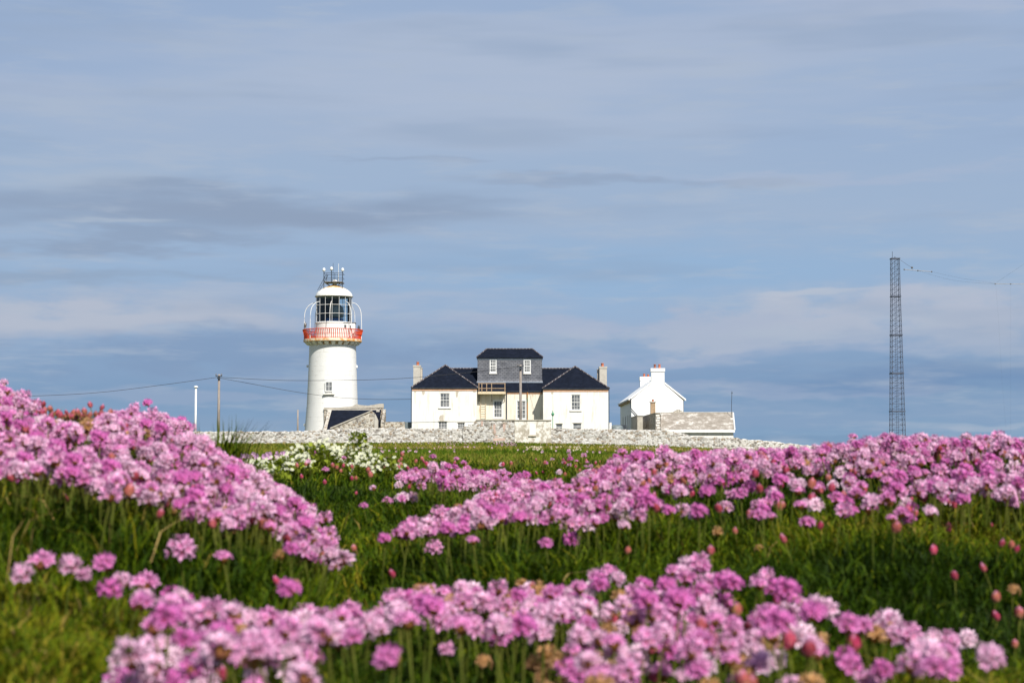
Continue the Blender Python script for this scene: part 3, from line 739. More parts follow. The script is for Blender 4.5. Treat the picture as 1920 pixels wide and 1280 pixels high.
# ------------------------------------------------------------------ white flowering plants, tall grass tuft
def white_plant(px, py, Y, rx, h, nfl, label, tall=0):
    x = (px-960)/F*Y; z = float(ground(x, Y))
    r = thing('white_flower_plant', (x, Y, z), label, 'plant', 'white flowering plants behind the hollow')
    V = []; T = []; C = []
    for k in range(int(nfl*5)):
        a = random.uniform(0, 6.28); rr_ = rx*math.sqrt(random.random()); hh = h*(1-0.5*(rr_/rx)**2)*random.uniform(0.15, 0.95)
        if h > 0.095 and k % 6 == 0: rr_ *= 0.45; hh = h*random.uniform(0.9, 1.3)
        c = Vector((rr_*math.cos(a), rr_*math.sin(a)*0.8, hh)); d = Vector((random.uniform(-1,1), random.uniform(-1,1), random.uniform(0,1))).normalized()
        l = random.uniform(0.009, 0.017); sd = d.cross(Vector((random.random(), .3, .4))).normalized()*l*0.42
        b = len(V); V += [c, c+d*l*0.5+sd, c+d*l, c+d*l*0.5-sd]; T.append((b, b+1, b+2, b+3)); u = random.uniform(0.6, 1.4)
        C += [[0.24*u, 0.29*u, 0.03*u]]*4
    me = npmesh('leaves', np.array([tuple(v) for v in V]), np.array(T), None, np.array(C), M['blade'])
    o = bpy.data.objects.new('leaves', me); COL.objects.link(o); o.parent = r
    V = []; T = []; C = []
    heads = [(random.uniform(0, 6.28), math.sqrt(random.random())) for _ in range(max(5, nfl//9))]
    nfl = int(nfl*0.95)
    for k in range(nfl):
        a, q = random.choice(heads); rr_ = rx*q
        base = Vector((rr_*math.cos(a)+random.gauss(0, .0095), rr_*math.sin(a)*0.8+random.gauss(0, .0095), h*(1.0-0.5*q*q)+random.gauss(0, .009)))
        n_ = Vector((random.uniform(-.6,.6), random.uniform(-1.1,.2), random.uniform(.3,1))).normalized(); u = n_.cross(Vector((1,0,0))).normalized(); w = n_.cross(u)
        s = random.uniform(0.0042, 0.0062)
        for p in range(5):
            aa = p*2*PI/5+k; e = u*math.cos(aa)+w*math.sin(aa); g = w*math.cos(aa)-u*math.sin(aa); b = len(V)
            V += [base, base+e*s*.7+g*s*.42, base+e*s, base+e*s*.7-g*s*.42]; T.append((b, b+1, b+2, b+3)); br = random.uniform(.85, 1.05)
            C += [[0.50*br, 0.52*br, 0.24*br]]+[[0.72*br, 0.72*br, 0.60*br]]*3
    me = npmesh('blossoms', np.array([tuple(v) for v in V]), np.array(T), None, np.array(C), M['petal'])
    o = bpy.data.objects.new('blossoms', me); COL.objects.link(o); o.parent = r
white_plant(482, 868, 4.1, 0.075, 0.062, 150, 'low white flowering plant, leftmost, beside the pink left bank')
white_plant(545, 865, 4.4, 0.060, 0.055, 110, 'white flowering plant low between the leftmost and the middle ones')
white_plant(590, 852, 4.5, 0.075, 0.092, 180, 'white flowering plant with domed heads left of the tall leafy one')
white_plant(640, 850, 4.6, 0.072, 0.085, 150, 'white flowering plant tucked behind the domed one in the middle')
white_plant(672, 842, 4.5, 0.055, 0.098, 120, 'tallest white flowering plant with a yellow green leafy top')
white_plant(705, 868, 4.3, 0.066, 0.072, 150, 'white flowering plant rightmost, beside the far field')
def tuft(px, py, Y, n, L, spread, label, name='grass_tuft'):
    x = (px-960)/F*Y; z = float(ground(x, Y))
    P = np.stack([RNG.normal(0, spread, n), RNG.normal(0, spread, n), np.zeros(n)], 1)
    lean = RNG.uniform(0.05, 0.75, n); az = np.arctan2(P[:,1], P[:,0])+RNG.normal(0, .5, n)
    V, Q, T, C = blades(P, RNG.uniform(0.5, 1.0, n)*L, np.full(n, 0.0032), lean, pal(RNG.uniform(0.1, 0.7, n), GREENS), '', '', '', az)
    me = npmesh(name, V, Q, T, C, M['blade']); o = bpy.data.objects.new(name, me); COL.objects.link(o); o.location = (x, Y, z)
    tag(o, label, 'grass')
tuft(412, 850, 3.3, 190, 0.165, 0.024, 'spiky tuft of long green grass at the end of the left bank crest')
tuft(448, 860, 3.6, 90, 0.12, 0.015, 'shorter grass tuft just right of the tall spiky one')
tuft(590, 1062, 1.95, 60, 0.045, 0.014, 'straw coloured grass tuft in the hollow at the foot of the left bank')

# ------------------------------------------------------------------ building parts
def wall_holes(mb, x0, x1, z0, z1, y, holes, depth=0.16):
    xs = sorted({x0, x1, *[h[0] for h in holes], *[h[1] for h in holes]}); zs = sorted({z0, z1, *[h[2] for h in holes], *[h[3] for h in holes]})
    for i in range(len(xs)-1):
        for j in range(len(zs)-1):
            cx = (xs[i]+xs[i+1])/2; cz = (zs[j]+zs[j+1])/2
            if any(h[0] < cx < h[1] and h[2] < cz < h[3] for h in holes): continue
            mb.add([(xs[i],y,zs[j]),(xs[i+1],y,zs[j]),(xs[i+1],y,zs[j+1]),(xs[i],y,zs[j+1])], [(0,1,2,3)])
    for a, b, c, d in holes:
        e = y+depth
        mb.add([(a,y,c),(b,y,c),(b,y,d),(a,y,d),(a,e,c),(b,e,c),(b,e,d),(a,e,d)], [(0,4,5,1),(1,5,6,2),(2,6,7,3),(3,7,4,0)])
def window(root, a, b, c, d, y, cols, rows, sill=None, fr=0.09, bar=0.03, surround=None, back=0.10, sash=True, fm=None, label=None):
    """frame with glazing bars at plane y+back; pane behind it"""
    m = MB(); y0 = y+back-0.05; y1 = y+back
    m.box(a, a+fr, y0, y1, c, d); m.box(b-fr, b, y0, y1, c, d); m.box(a+fr, b-fr, y0, y1, c, c+fr*1.2); m.box(a+fr, b-fr, y0, y1, d-fr, d)
    for k in range(1, cols):
        xx = a+fr+(b-a-2*fr)*k/cols; m.box(xx-bar/2, xx+bar/2, y0+0.012, y1-0.004, c+fr*1.2, d-fr)
    for k in range(1, rows):
        zz = c+fr+(d-c-2*fr)*k/rows; h = bar*(1.9 if sash and rows % 2 == 0 and k == rows//2 else 1)
        m.box(a+fr, b-fr, y0+0.006, y1-0.008, zz-h/2, zz+h/2)
    w = m.build('window', fm or M['paint'], root)
    MB().box(a+0.002, b-0.002, y1+0.001, y1+0.02, c+0.002, d-0.002).build('pane', M['glass'], root, parent=w)
    if sill: MB().box(a-sill, b+sill, y-0.12, y-0.003, c-0.16, c-0.002).build('sill', M['white'], root, parent=w)
    if surround:
        s = MB(); t = surround
        s.box(a-t, a, y-0.03, y-0.003, c-t, d+t); s.box(b, b+t, y-0.03, y-0.003, c-t, d+t); s.box(a, b, y-0.03, y-0.003, d, d+t); s.box(a, b, y-0.03, y-0.003, c-t, c)
        s.build('surround', fm or M['paint'], root, parent=w)
    return w
def pot(root, parent, x, y, z, h, r=0.17, mat=None):
    MB().lathe([(r*0.8,0),(r*1.05,0.02),(r*0.95,h*0.2),(r*0.85,h*0.8),(r*1.05,h*0.86),(r*1.05,h),(r*0.7,h),(r*0.65,h*0.5)], (x,y,z), 14).build('chimney_pot', mat or M['terracotta'], root, True, parent=parent)

# ------------------------------------------------------------------ lighthouse
YL = 232.0; K = YL/F
def lighthouse():
    cx = X(623.5, YL, 700); g = 1.2
    r = thing('lighthouse', (cx, YL, g), 'white round lighthouse with red railed gallery and glazed lantern behind the stone wall', 'lighthouse')
    z = lambda py: Z(py, YL)
    prof = [(3.95,g-0.5),(3.74,z(812)),(3.64,z(795)),(3.44,z(756)),(3.32,z(715)),(3.23,z(680)),(3.17,z(651)),(3.17,z(647))]
    MB().lathe(prof, (cx,YL,0), 96).build('tower', M['tower'], r, 'auto')
    MB().lathe([(3.18,z(648)),(3.18,z(642.0)),(3.88,z(641.8)),(3.97,z(641.2)),(3.97,z(637.4)),(3.88,z(636.8)),(2.0,z(636.6))], (cx,YL,0), 96).build('gallery', M['slab'], r, 'auto')
    for k in range(24):
        a = 2*PI*(k+0.5)/24; m = MB(); d = Vector((math.sin(a), -math.cos(a), 0)); t = Vector((math.cos(a), math.sin(a), 0))
        w = 0.26; pr = [(3.15,z(648.2)),(3.46,z(647.3)),(3.70,z(644.5)),(3.84,z(642.2)),(3.15,z(641.9))]
        vs = [Vector((cx,YL,0))+d*p[0]+t*s*w+Vector((0,0,p[1])) for s in (-1,1) for p in pr]; n = len(pr)
        m.add(vs, [tuple(range(n)), tuple(range(2*n-1,n-1,-1))]+[(i,n+i,n+(i+1)%n,(i+1)%n) for i in range(n)])
        m.build('corbel', M['paint'], r)
    # railing
    zb, zt = z(636.6), z(619.2)
    def ring(rad, zz, rt, n=72): return MB().tube([(cx+rad*math.sin(2*PI*k/n), YL-rad*math.cos(2*PI*k/n), zz) for k in range(n+1)], rt, 5, False)
    m = ring(4.07, zt, 0.055); m2 = ring(3.86, zb+0.07, 0.04); m.add(m2.v, m2.f); m3 = ring(3.95, zb+0.62, 0.022); m.add(m3.v, m3.f)
    rail = m.build('railing', M['red'], r)
    for k in range(96):
        a = 2*PI*k/96; s, c = math.sin(a), math.cos(a)
        MB().tube([(cx+q*s, YL-q*c, zz) for q, zz in ((3.84,zb),(3.86,zb+0.5),(3.95,zb+0.9),(4.07,zt))], 0.052 if k % 12 else 0.07, 4, False).build('baluster', M['red'], r, parent=rail)
    # lantern
    lx = X(626, YL, 600); R = 2.44
    MB().lathe([(2.46,zb-0.01),(2.46,z(607.5)),(2.52,z(607)),(2.52,z(606)),(2.3,z(605.9))], (lx,YL,0), 48).build('lantern_base', M['rustpaint'], r, 'auto')
    z0, z1 = z(606), z(556.5)
    fr = MB()
    for k in range(16):
        a = 2*PI*k/16; s, c = math.sin(a), math.cos(a)
        fr.tube([(lx+R*s, YL-R*c, z0), (lx+R*s, YL-R*c, z1)], 0.025, 4, False)
    for zz in (z(589.5), z(573.3)):
        fr.tube([(lx+R*math.sin(2*PI*k/16), YL-R*math.cos(2*PI*k/16), zz) for k in range(17)], 0.03, 4, False)
    for zz in (z0+0.05, z1-0.03):
        fr.tube([(lx+R*math.sin(2*PI*k/48), YL-R*math.cos(2*PI*k/48), zz) for k in range(49)], 0.06, 4, False)
    gf = fr.build('glazing_frame', M['paint'], r)
    MB().lathe([(R-0.07,z0+0.01),(R-0.07,z1)], (lx,YL,0), 16).build('lantern_glass', M['lglass'], r, parent=gf)
    MB().lathe([(R-0.25,z0+0.02),(R-0.25,z1-0.05)], (lx,YL,0), 40, PI*0.92, PI*1.72).build('screen', M['curtain'], r, True)
    ln = MB().lathe([(0.5,z0+0.7),(0.95,z0+0.8),(1.05,z0+1.5),(0.9,z0+2.2),(0.4,z0+2.6),(0.05,z0+2.65)], (lx+0.35,YL,0), 20).build('lens', M['lens'], r, 'auto')
    MB().lathe([(1.3,z0+0.02),(1.3,z0+0.62),(0.7,z0+0.69),(0.05,z0+0.69)], (lx,YL,0), 20).build('lens_plinth', M['bluebase'], r, 'auto')
    dm = []; zd = z(555.6); hd = z(533.5)-zd
    for i in range(15):
        t = i/14*PI/2*0.94; dm.append((max(0.28, 2.52*math.cos(t)**1.7), zd+hd*math.sin(t)))
    m, nt, b = newmat('white dome paint with rust at the crown'); v = objvec(nt)
    sp = nt.nodes.new('ShaderNodeSeparateXYZ'); nt.links.new(v, sp.inputs[0])
    hgt = math_(nt, 'DIVIDE', math_(nt, 'SUBTRACT', sp.outputs[2], zd-g+hd*0.50), hd*0.5)
    nn = math_(nt, 'ADD', hgt, math_(nt, 'MULTIPLY', math_(nt, 'SUBTRACT', noise(nt, objvec(nt,(1,1,0.25)), 3.0, 5), 0.5), 1.6))
    nt.links.new(ramp(nt, nn, [(0.12, (0.80,0.79,0.75)), (0.42, (0.62,0.42,0.18)), (1.0, (0.36,0.16,0.05))]), b.inputs['Base Color']); b.inputs['Roughness'].default_value = 0.55
    d = MB().lathe([(2.60,zd-0.09),(2.62,zd-0.01),(2.52,zd)]+dm, (lx,YL,0), 48).build('dome', m, r, 'auto')
    MB().lathe([(0.30,zd+hd-0.08),(0.28,z(529)),(0.36,z(528)),(0.34,z(526)),(0.2,z(525)),(0.03,z(524.8))], (lx+0.1,YL,0), 16).build('vent', M['rustpaint'], r, True, parent=d)
    # aerial platform over the dome
    p0, p1 = X(609,YL,530), X(644,YL,530); zp = z(530.5)
    pf = MB().box(p0, p1, YL-1.25, YL+1.25, zp, zp+0.10)
    for xx in (p0+0.1, p1-0.1):
        for yy in (YL-1.1, YL+1.1): pf.tube([(xx, yy, zp), (lx+(xx-lx)*0.35, YL+(yy-YL)*0.35, z(537))], 0.05, 5)
    pl = pf.build('aerial_platform', M['greymetal'], r)
    for (px_, py_, dy) in ((609.2,507.5,-1.2), (623.3,505.5,-1.25), (644,507.5,-1.2)):
        xx = X(px_, YL, 520)
        po = MB().tube([(xx, YL+dy, z(541 if px_ != 623.3 else 530)), (xx, YL+dy, z(py_+3))], 0.06, 6).build('aerial_post', M['darkmetal'], r)
        MB().lathe([(0.02,-0.30),(0.20,-0.24),(0.21,-0.05),(0.17,0.10),(0.12,0.16),(0.02,0.2)], (xx, YL+dy, z(py_)+0.06), 14).build('white_globe', M['paint'], r, True, parent=po)
    po = MB().tube([(X(632.5,YL,520), YL+1.0, zp), (X(632.5,YL,520), YL+1.0, z(512))], 0.045, 5).build('aerial_post', M['darkmetal'], r)
    rl = MB()
    for zz in (z(513.5), z(522)):
        rl.tube([(p0,YL-1.2,zz),(p1,YL-1.2,zz),(p1,YL+1.2,zz),(p0,YL+1.2,zz),(p0,YL-1.2,zz)], 0.03, 4, False)
    for xx in (X(614.5,YL,520), X(629.5,YL,520)): rl.tube([(xx,YL-1.2,zp),(xx,YL-1.2,z(513.5))], 0.03, 4)
    rl.build('platform_rail', M['darkmetal'], r)
    ld = MB()
    for o_ in (-0.16, 0.16): ld.tube([(X(599.5,YL,545)+o_, YL-1.3, z(546)), (X(615,YL,518)+o_, YL-1.25, z(517))], 0.03, 4)
    for k in range(9):
        t = (k+.5)/9; a = at(599.5,546,YL).lerp(at(615,517,YL), t); ld.tube([(a.x-.16,YL-1.28,a.z),(a.x+.16,YL-1.28,a.z)], 0.02, 4)
    ld.build('ladder', M['darkmetal'], r)
    MB().tube([(X(625.5,YL,500),YL-0.6,z(530)),(X(625.5,YL,500),YL-0.6,z(494))], 0.022, 4).build('whip_antenna', M['darkmetal'], r)
    MB().tube([(X(635.6,YL,500),YL-0.6,z(530)),(X(635.6,YL,500),YL-0.6,z(495))], 0.032, 4).build('whip_antenna', M['paint'], r)
    # curved stays from lantern to gallery
    zs0, zs1 = z(567.5), z(619)
    for k in range(8):
        a = 2*PI*k/8; s, c = math.sin(a), math.cos(a); pts = []
        for i in range(9):
            t = i/8*PI/2; rad = 2.46+(3.86-2.46)*math.sin(t); pts.append((rad, zs0-(1-math.cos(t))*1.75))
        pts += [(3.90, z(604)), (3.92, zs1), (3.9, zb)]
        MB().tube([(lx+(cx-lx)*(q-2.46)/1.4+q*s, YL-q*c, zz) for q, zz in pts], 0.042, 5, False).build('stay', M['paint'] if k % 2 else M['rustpaint'], r)
    # cabin on the gallery
    a, b = X(646,YL,610), X(668,YL,610); zc = z(607.3); yc = YL-1.95
    h1 = (X(646.8,YL,610), X(652,YL,610), z(618), z(611)); h2 = (X(658.6,YL,610), X(661,YL,610), z(620.5), z(612))
    cb = MB(); wall_holes(cb, a, b, zb-0.01, zc, yc, [h1, h2], 0.1)
    cb.add([(a,yc,zb-0.01),(a,yc,zc),(a,yc+1.4,zc),(a,yc+1.4,zb-0.01),(b,yc,zb-0.01),(b,yc,zc),(b,yc+1.4,zc),(b,yc+1.4,zb-0.01)], [(0,1,2,3),(4,7,6,5),(1,5,6,2),(3,2,6,7)])
    cab = cb.build('gallery_cabin', M['paint'], r)
    for h in (h1, h2): MB().box(h[0], h[1], yc+0.09, yc+0.12, h[2], h[3]).build('cabin_window', M['glass'], r, parent=cab)
    MB().box(a-0.05, b+0.05, yc-0.06, yc+1.45, zc+0.002, zc+0.07).build('cabin_roof', M['greymetal'], r, parent=cab)
    # fog light and small fittings by the rail
    lp = MB().lathe([(0.2,0),(0.2,0.1),(0.1,0.15),(0.12,0.5),(0.17,0.55),(0.17,0.9),(0.05,1.0),(0.04,1.15)], (X(573,YL,615), YL-0.3, z(619)), 10); lp.build('rail_lamp', M['greymetal'], r, True)
    MB().lathe([(0.16,0),(0.18,0.3),(0.13,0.6),(0.03,0.7)], (X(673.5,YL,615), YL-0.6, z(620)), 10).build('rail_lamp', M['darkmetal'], r, True)
    # window let into the shaft: stands in a shallow box surround
    a, b, c, d = X(615.6,YL,727), X(628.2,YL,727), z(735), z(717.5); yf = YL-3.54
    s = MB(); t = 0.03
    s.box(a-t, a, yf-0.02, yf+0.7, c-t, d+t); s.box(b, b+t, yf-0.02, yf+0.5, c-t, d+t); s.box(a, b, yf-0.02, yf+0.5, d, d+t); s.box(a, b, yf-0.02, yf+0.5, c-t, c)
    w = window(r, a, b, c, d, yf-0.02, 2, 2, None, 0.07, 0.05, back=0.07, sash=False)
    s.build('surround', M['paint'], r, parent=w)
    MB().box(a-0.3, b+0.3, yf-0.14, yf+0.4, z(741), z(738.8)).build('sill', M['white'], r, parent=w)
    for px_, py_ in ((576.8,686),(669.2,687),(571.5,796)):
        xx = X(px_,YL,py_); m = MB().lathe([(0.02,-0.22),(0.13,-0.18),(0.14,0.08),(0.03,0.18)], (xx,YL-0.2,z(py_)), 10); m.box(min(xx, xx+(0.4 if px_ < 623 else -0.4)), max(xx, xx+(0.4 if px_ < 623 else -0.4)), YL-0.23, YL-0.17, z(py_)-0.03, z(py_)+0.03)
        m.build('wall_lamp', M['paint'], r)
lighthouse()

# ------------------------------------------------------------------ annex beside the lighthouse
def annex():
    Y0 = 224.0; xl, xr = X(607.5,Y0,790), X(719,Y0,790)
    r = thing('stone_annex', ((xl+xr)/2, 227, 1.2), 'ruined stone annex with a dark slate roof leaning against the lighthouse', 'outbuilding')
    Yb = 228.3
    bx0, bx1 = X(607.5,Yb,780), X(719,Yb,780)
    # rear parapet wall with broken top
    top = [(607.5,764),(640,763.5),(660,762),(668,757.5),(676,759.5),(690,760.5),(700,759),(712,757),(719,757)]
    poly = [(bx0,0.8)]+[(X(p,Yb,780), Z(q,Yb)) for p, q in top]+[(bx1,0.8)]
    MB().prism(poly[::-1], 'y', Yb, Yb+0.45).build('rear_wall', M['stone'], r)
    poly = [(X(607,Yb,780),Z(767.5,Yb))]+[(X(p,Yb,780), Z(q-0.5,Yb)) for p, q in top]+[(X(719.6,Yb,780),Z(764,Yb))]
    MB().prism(poly[::-1], 'y', Yb-0.06, Yb+0.52).build('coping', M['coping'], r)
    # side walls
    for a, b in ((607.5,613),(714,719)):
        q0, q1 = X(a,Y0,790), X(b,Y0,790); 
        MB().prism([(Y0,0.8),(Yb,0.8),(Yb,Z(767,Yb)),(Y0,Z(804,Y0) if a < 650 else Z(792,Y0))], 'x', q0, q1).build('side_wall', M['stone'], r)
    # lean-to slate roof
    za, zb = Z(767.5,Yb), Z(806,Y0)
    m = MB(); x0, x1 = X(612,Y0,790), X(710,Y0,790); d = 0.12
    m.add([(x0,Y0-.1,zb),(x1,Y0-.1,zb),(x1,Yb,za),(x0+0.25,Yb,za),(x0,Y0-.1,zb-d),(x1,Y0-.1,zb-d),(x1,Yb,za-d),(x0+0.25,Yb,za-d)], [(0,1,2,3),(4,7,6,5),(0,4,5,1),(1,5,6,2),(2,6,7,3),(3,7,4,0)]); m.build('roof', M['roof'], r)
    m = MB(); w = 0.42
    m.add([(x0-w,Y0-.15,zb+.02),(x0,Y0-.15,zb+.02),(x0+0.25,Yb,za+.04),(x0+0.25-w,Yb,za+.04),(x0-w,Y0-.15,zb-d),(x0,Y0-.15,zb-d),(x0+0.25,Yb,za-d),(x0+0.25-w,Yb,za-d)], [(0,1,2,3),(4,7,6,5),(0,4,5,1),(1,5,6,2),(2,6,7,3),(3,7,4,0)]); m.build('verge', M['cement'], r)
    MB().box(X(612,Yb,765), X(709,Yb,765), Yb-0.12, Yb-0.06, Z(768.8,Yb), Z(766.8,Yb)).build('flashing', M['cement'], r)
    MB().box(X(706,Yb,780), X(712,Yb,780), Yb-0.5, Yb-0.13, Z(782,Yb), Z(768,Yb)).build('pier', M['cement'], r)
    # half gable of stone in front
    Yf = 223.2; P = lambda p, q: (X(p,Yf,790), Z(q,Yf))
    MB().prism([P(619,812),P(709,812),P(709,788),P(701,773),P(697,771),P(620,804)][::-1], 'y', Yf, Yf+0.5).build('half_gable', M['stone'], r)
    m = MB(); a, b = P(620,803.6), P(697.5,770.4); e = 0.14
    m.prism([(a[0],a[1]),(b[0],b[1]),(b[0],b[1]+e),(a[0]-.1,a[1]+e)], 'y', Yf-0.10, Yf+0.56); m.build('gable_coping', M['coping'], r)
    MB().prism([P(702,812),P(708.5,812),P(708.5,786),P(704,776),P(702,777)][::-1], 'y', Yf-0.12, Yf-0.003).build('buttress', M['cement'], r)
annex()
Yw = 226.0
w = MB().box(X(719.8,Yw,795), X(759,Yw,795), Yw, Yw+0.4, 0.8, Z(790.5,Yw)); single(w, 'yard_wall', M['stone'], (X(740,Yw,795),Yw,1.2), 'low cream stone yard wall between the annex and the big house', 'wall')
w = MB().box(X(759.2,Yw,795), X(771.6,Yw,795), Yw+0.1, Yw+2.4, 0.8, Z(790.8,Yw)); single(w, 'concrete_block_shed', M['tank'], (X(765,Yw,795),Yw,1.2), 'small dark block shed against the left end of the big house', 'shed')

# ------------------------------------------------------------------ keeper's house
def hip_roof(mb, x0, x1, y0, y1, ze, xr0, xr1, yr0, yr1, zr, th=0.12):
    """eave rectangle and a ridge line (xr0,yr0)-(xr1,yr1)"""
    E = [(x0,y0,ze),(x1,y0,ze),(x1,y1,ze),(x0,y1,ze)]; E2 = [(x,y,ze-th) for x, y, _ in E]
    A = (xr0,yr0,zr); B = (xr1,yr1,zr); vs = E+[A,B]+E2
    if abs(yr0-yr1) > abs(xr0-xr1): fs = [(0,1,4),(1,2,5,4),(2,3,5),(3,0,4,5)]
    else: fs = [(0,1,5,4),(1,2,5),(2,3,4,5),(3,0,4)]
    fs += [(0,6,7,1),(1,7,8,2),(2,8,9,3),(3,9,6,0),(6,9,8,7)]
    mb.add(vs, fs)
def house():
    Yf = 225.0; Yc = 227.7; g = 1.0; Yk = 239.0
    cx = X(956,Yf); r = thing('keepers_house', (cx, 230, 1.2), 'long white two storey house with dark hipped wings and slate hung attic block', 'house')
    def plaster(mb, name, mat, par=None): return mb.build(name, mat, r, parent=par)
    info = []
    for side in (0, 1):
        if side == 0:
            a, b = X(772.5,Yf), X(894,Yf); ev = 726.5; ap = (835,684.5)
            ws = [(825,843,736.8,763.5,3,4,0.2),(822,838.5,790,806,3,3,None),(858,871.5,792,806,3,3,None)]
        else:
            a, b = X(1018.5,Yf), X(1140.5,Yf); ev = 728; ap = (1078.5,687)
            ws = [(1071,1088,739.5,768.5,3,4,0.2),(1042,1054.5,794,806,1,2,None),(1074,1090,793,806,1,2,None)]
        ze = Z(ev,Yf); holes = [(X(p0,Yf),X(p1,Yf),Z(q1,Yf),Z(q0,Yf)) for p0,p1,q0,q1,_,_,_ in ws]
        m = MB(); wall_holes(m, a, b, g, ze-0.14, Yf, holes)
        m.add([(a,Yf,g),(a,Yk,g),(a,Yk,ze-.14),(a,Yf,ze-.14),(b,Yf,g),(b,Yk,g),(b,Yk,ze-.14),(b,Yf,ze-.14)], [(0,1,2,3),(4,7,6,5),(1,5,6,2)])
        wl = plaster(m, 'wing_wall', M['white'])
        for h, w_ in zip(holes, ws): window(r, *h, Yf, w_[4], w_[5], w_[6], 0.075 if w_[6] else 0.06, 0.034)
        for h, w_ in zip(holes, ws):
            if not w_[6]: MB().box(h[0]-0.06, h[1]+0.06, Yf-0.05, Yf-0.003, h[3]+0.003, h[3]+0.06).build('lintel', M['bare'], r)
        zb0 = Z(ev+6.2,Yf); MB().box(a+0.01, b-0.01, Yf-0.035, Yf-0.003, zb0, ze-0.15).build('brick_band', M['band'], r)
        m = MB(); ya = Yf+4.3; xa = X(ap[0],ya); zr = Z(ap[1],ya)
        hip_roof(m, a-0.12, b+0.16, Yf-0.09, Yk+0.2, ze, xa, xa, ya, Yk-4.3, zr)
        rf = m.build('wing_roof', M['roof'], r)
        hp = MB()
        for ex in (a-0.12, b+0.16): hp.tube([(ex,Yf-0.09,ze+0.02),(xa,ya,zr+0.03)], 0.10, 6)
        hp.tube([(xa,ya,zr+0.03),(xa,Yk-4.3,zr+0.03)], 0.11, 6); hp.build('hip_tiles', M['ridge'], r, parent=rf)
        MB().box(a-0.14, b+0.18, Yf-0.18, Yf-0.095, ze-0.09, ze-0.01).build('gutter', M['darkmetal'], r, parent=rf)
        xd = a-0.10 if side == 0 else b+0.10
        MB().tube([(xd, Yf+0.12, ze-0.1), (xd, Yf+0.12, g)], 0.05, 6).build('downpipe', M['darkmetal'], r)
        info.append((a, b, xa, zr))
        # chimney on the outer side
        if side == 0: c0, c1, d0, d1, top, pp = 774.8, 788.0, 788.2, 791.2, 684.5, 782.6
        else: c0, c1, d0, d1, top, pp = 1124.2, 1138.0, 1120.4, 1124.0, 686.8, 1130.2
        Yq = 229.5; x0_, x1_ = X(c0,Yq), X(c1,Yq)
        ch = MB().box(x0_, x1_, Yq, Yq+1.6, ze-1, Z(top+3.5,Yq)).build('chimney', M['cement'], r)
        MB().box(x0_-.05, x1_+.05, Yq-.05, Yq+1.65, Z(top+3.5,Yq)+.002, Z(top,Yq)).build('chimney_cap', M['cement'], r, parent=ch)
        MB().box(X(d0,Yq), X(d1,Yq), Yq+0.5, Yq+1.3, ze-1, Z(top+6,Yq)).build('side_flue', M['bare'], r, parent=ch)
        MB().box(X(d0,Yq)-.03, X(d1,Yq)+.03, Yq+0.45, Yq+1.35, Z(top+6,Yq)+.002, Z(top+4.6,Yq)).build('flue_cap', M['cement'], r, parent=ch)
        pot(r, ch, X(pp,Yq), Yq+0.5, Z(top,Yq), 0.47, 0.19); pot(r, ch, X(pp,Yq), Yq+1.1, Z(top,Yq), 0.45, 0.18)
    # patches of lost plaster
    def patch(pts, Y=Yf-0.006, mat=None):
        MB().prism([(X(p,Yf), Z(q,Yf)) for p, q in pts][::-1], 'y', Y, Y+0.004).build('bare_plaster_patch', mat or M['bare'], r)
    patch([(824,781),(826,778.5),(830,777.5),(831.8,778),(831.5,785),(832.5,790),(825.5,790),(823.5,785)])
    patch([(854,732.6),(861,732.8),(859,736),(858,744),(855.5,745),(854.5,738)])
    patch([(791,732.5),(797,732.6),(796,738),(793,741),(791.5,737)])
    patch([(776,732.5),(781,732.6),(780,735.5),(777,735.5)])
    patch([(886,732.5),(893,732.6),(892.5,735),(888,735.5)])
    patch([(1034,734.5),(1038,734.6),(1037,739),(1033,738)])
    # centre block
    a, b = X(893,Yc), X(1019.5,Yc); ev = 733.2; ze = Z(ev,Yc); a, b = info[0][1], info[1][0]
    ws = [(925.8,941.5,751,783,3,4),(969,985.5,751.5,785,3,4)]
    holes = [(X(p0,Yc),X(p1,Yc),Z(q1,Yc),Z(q0,Yc)) for p0,p1,q0,q1,_,_ in ws]
    m = MB(); wall_holes(m, a, b, g, ze-0.14, Yc, holes); m.build('centre_wall', M['cream'], r)
    for h, w_ in zip(holes, ws): window(r, *h, Yc, w_[4], w_[5], None, 0.09, 0.038, surround=0.13)
    MB().box(a+0.01, b-0.01, Yc-0.035, Yc-0.003, Z(738.6,Yc), ze-0.15).build('brick_band', M['band'], r)
    Yr = 232.5; zr = Z(691,Yr); m = MB(); xa, xb = info[0][2], info[1][2]; y0 = Yc-0.10; y1 = 2*Yr-y0
    m.add([(a,y0,ze),(b,y0,ze),(xb,Yr,zr),(xa,Yr,zr),(b,y1,ze),(a,y1,ze),(a,y0,ze-.12),(b,y0,ze-.12)], [(0,1,2,3),(3,2,4,5),(0,6,7,1),
          (1,4,2),(0,3,5)])
    rf = m.build('main_roof', M['roof'], r)
    MB().tube([(xa,Yr,zr+.03),(xb,Yr,zr+.03)], 0.11, 6).build('ridge_tiles', M['ridge'], r, parent=rf)
    MB().box(a+0.02, b-0.02, y0-0.09, y0-0.005, ze-0.09, ze-0.01).build('gutter', M['darkmetal'], r, parent=rf)
    # slate hung attic block
    Yd = 229.5; x0, x1 = X(895.3,Yd,690), X(1016.3,Yd,690); zt = Z(671.5,Yd); zb = Z(716.2,Yd); Yd2 = 236.5
    wd = [(918.2,931,673.3,698.6),(981.8,995,674.2,699)]
    holes = [(X(p0,Yd,690),X(p1,Yd,690),Z(q1,Yd),Z(q0,Yd)) for p0,p1,q0,q1 in wd]
    m = MB(); zl = zb+0.35; wall_holes(m, x0, x1, zl, zt, Yd, holes, 0.12)
    fl = 0.10
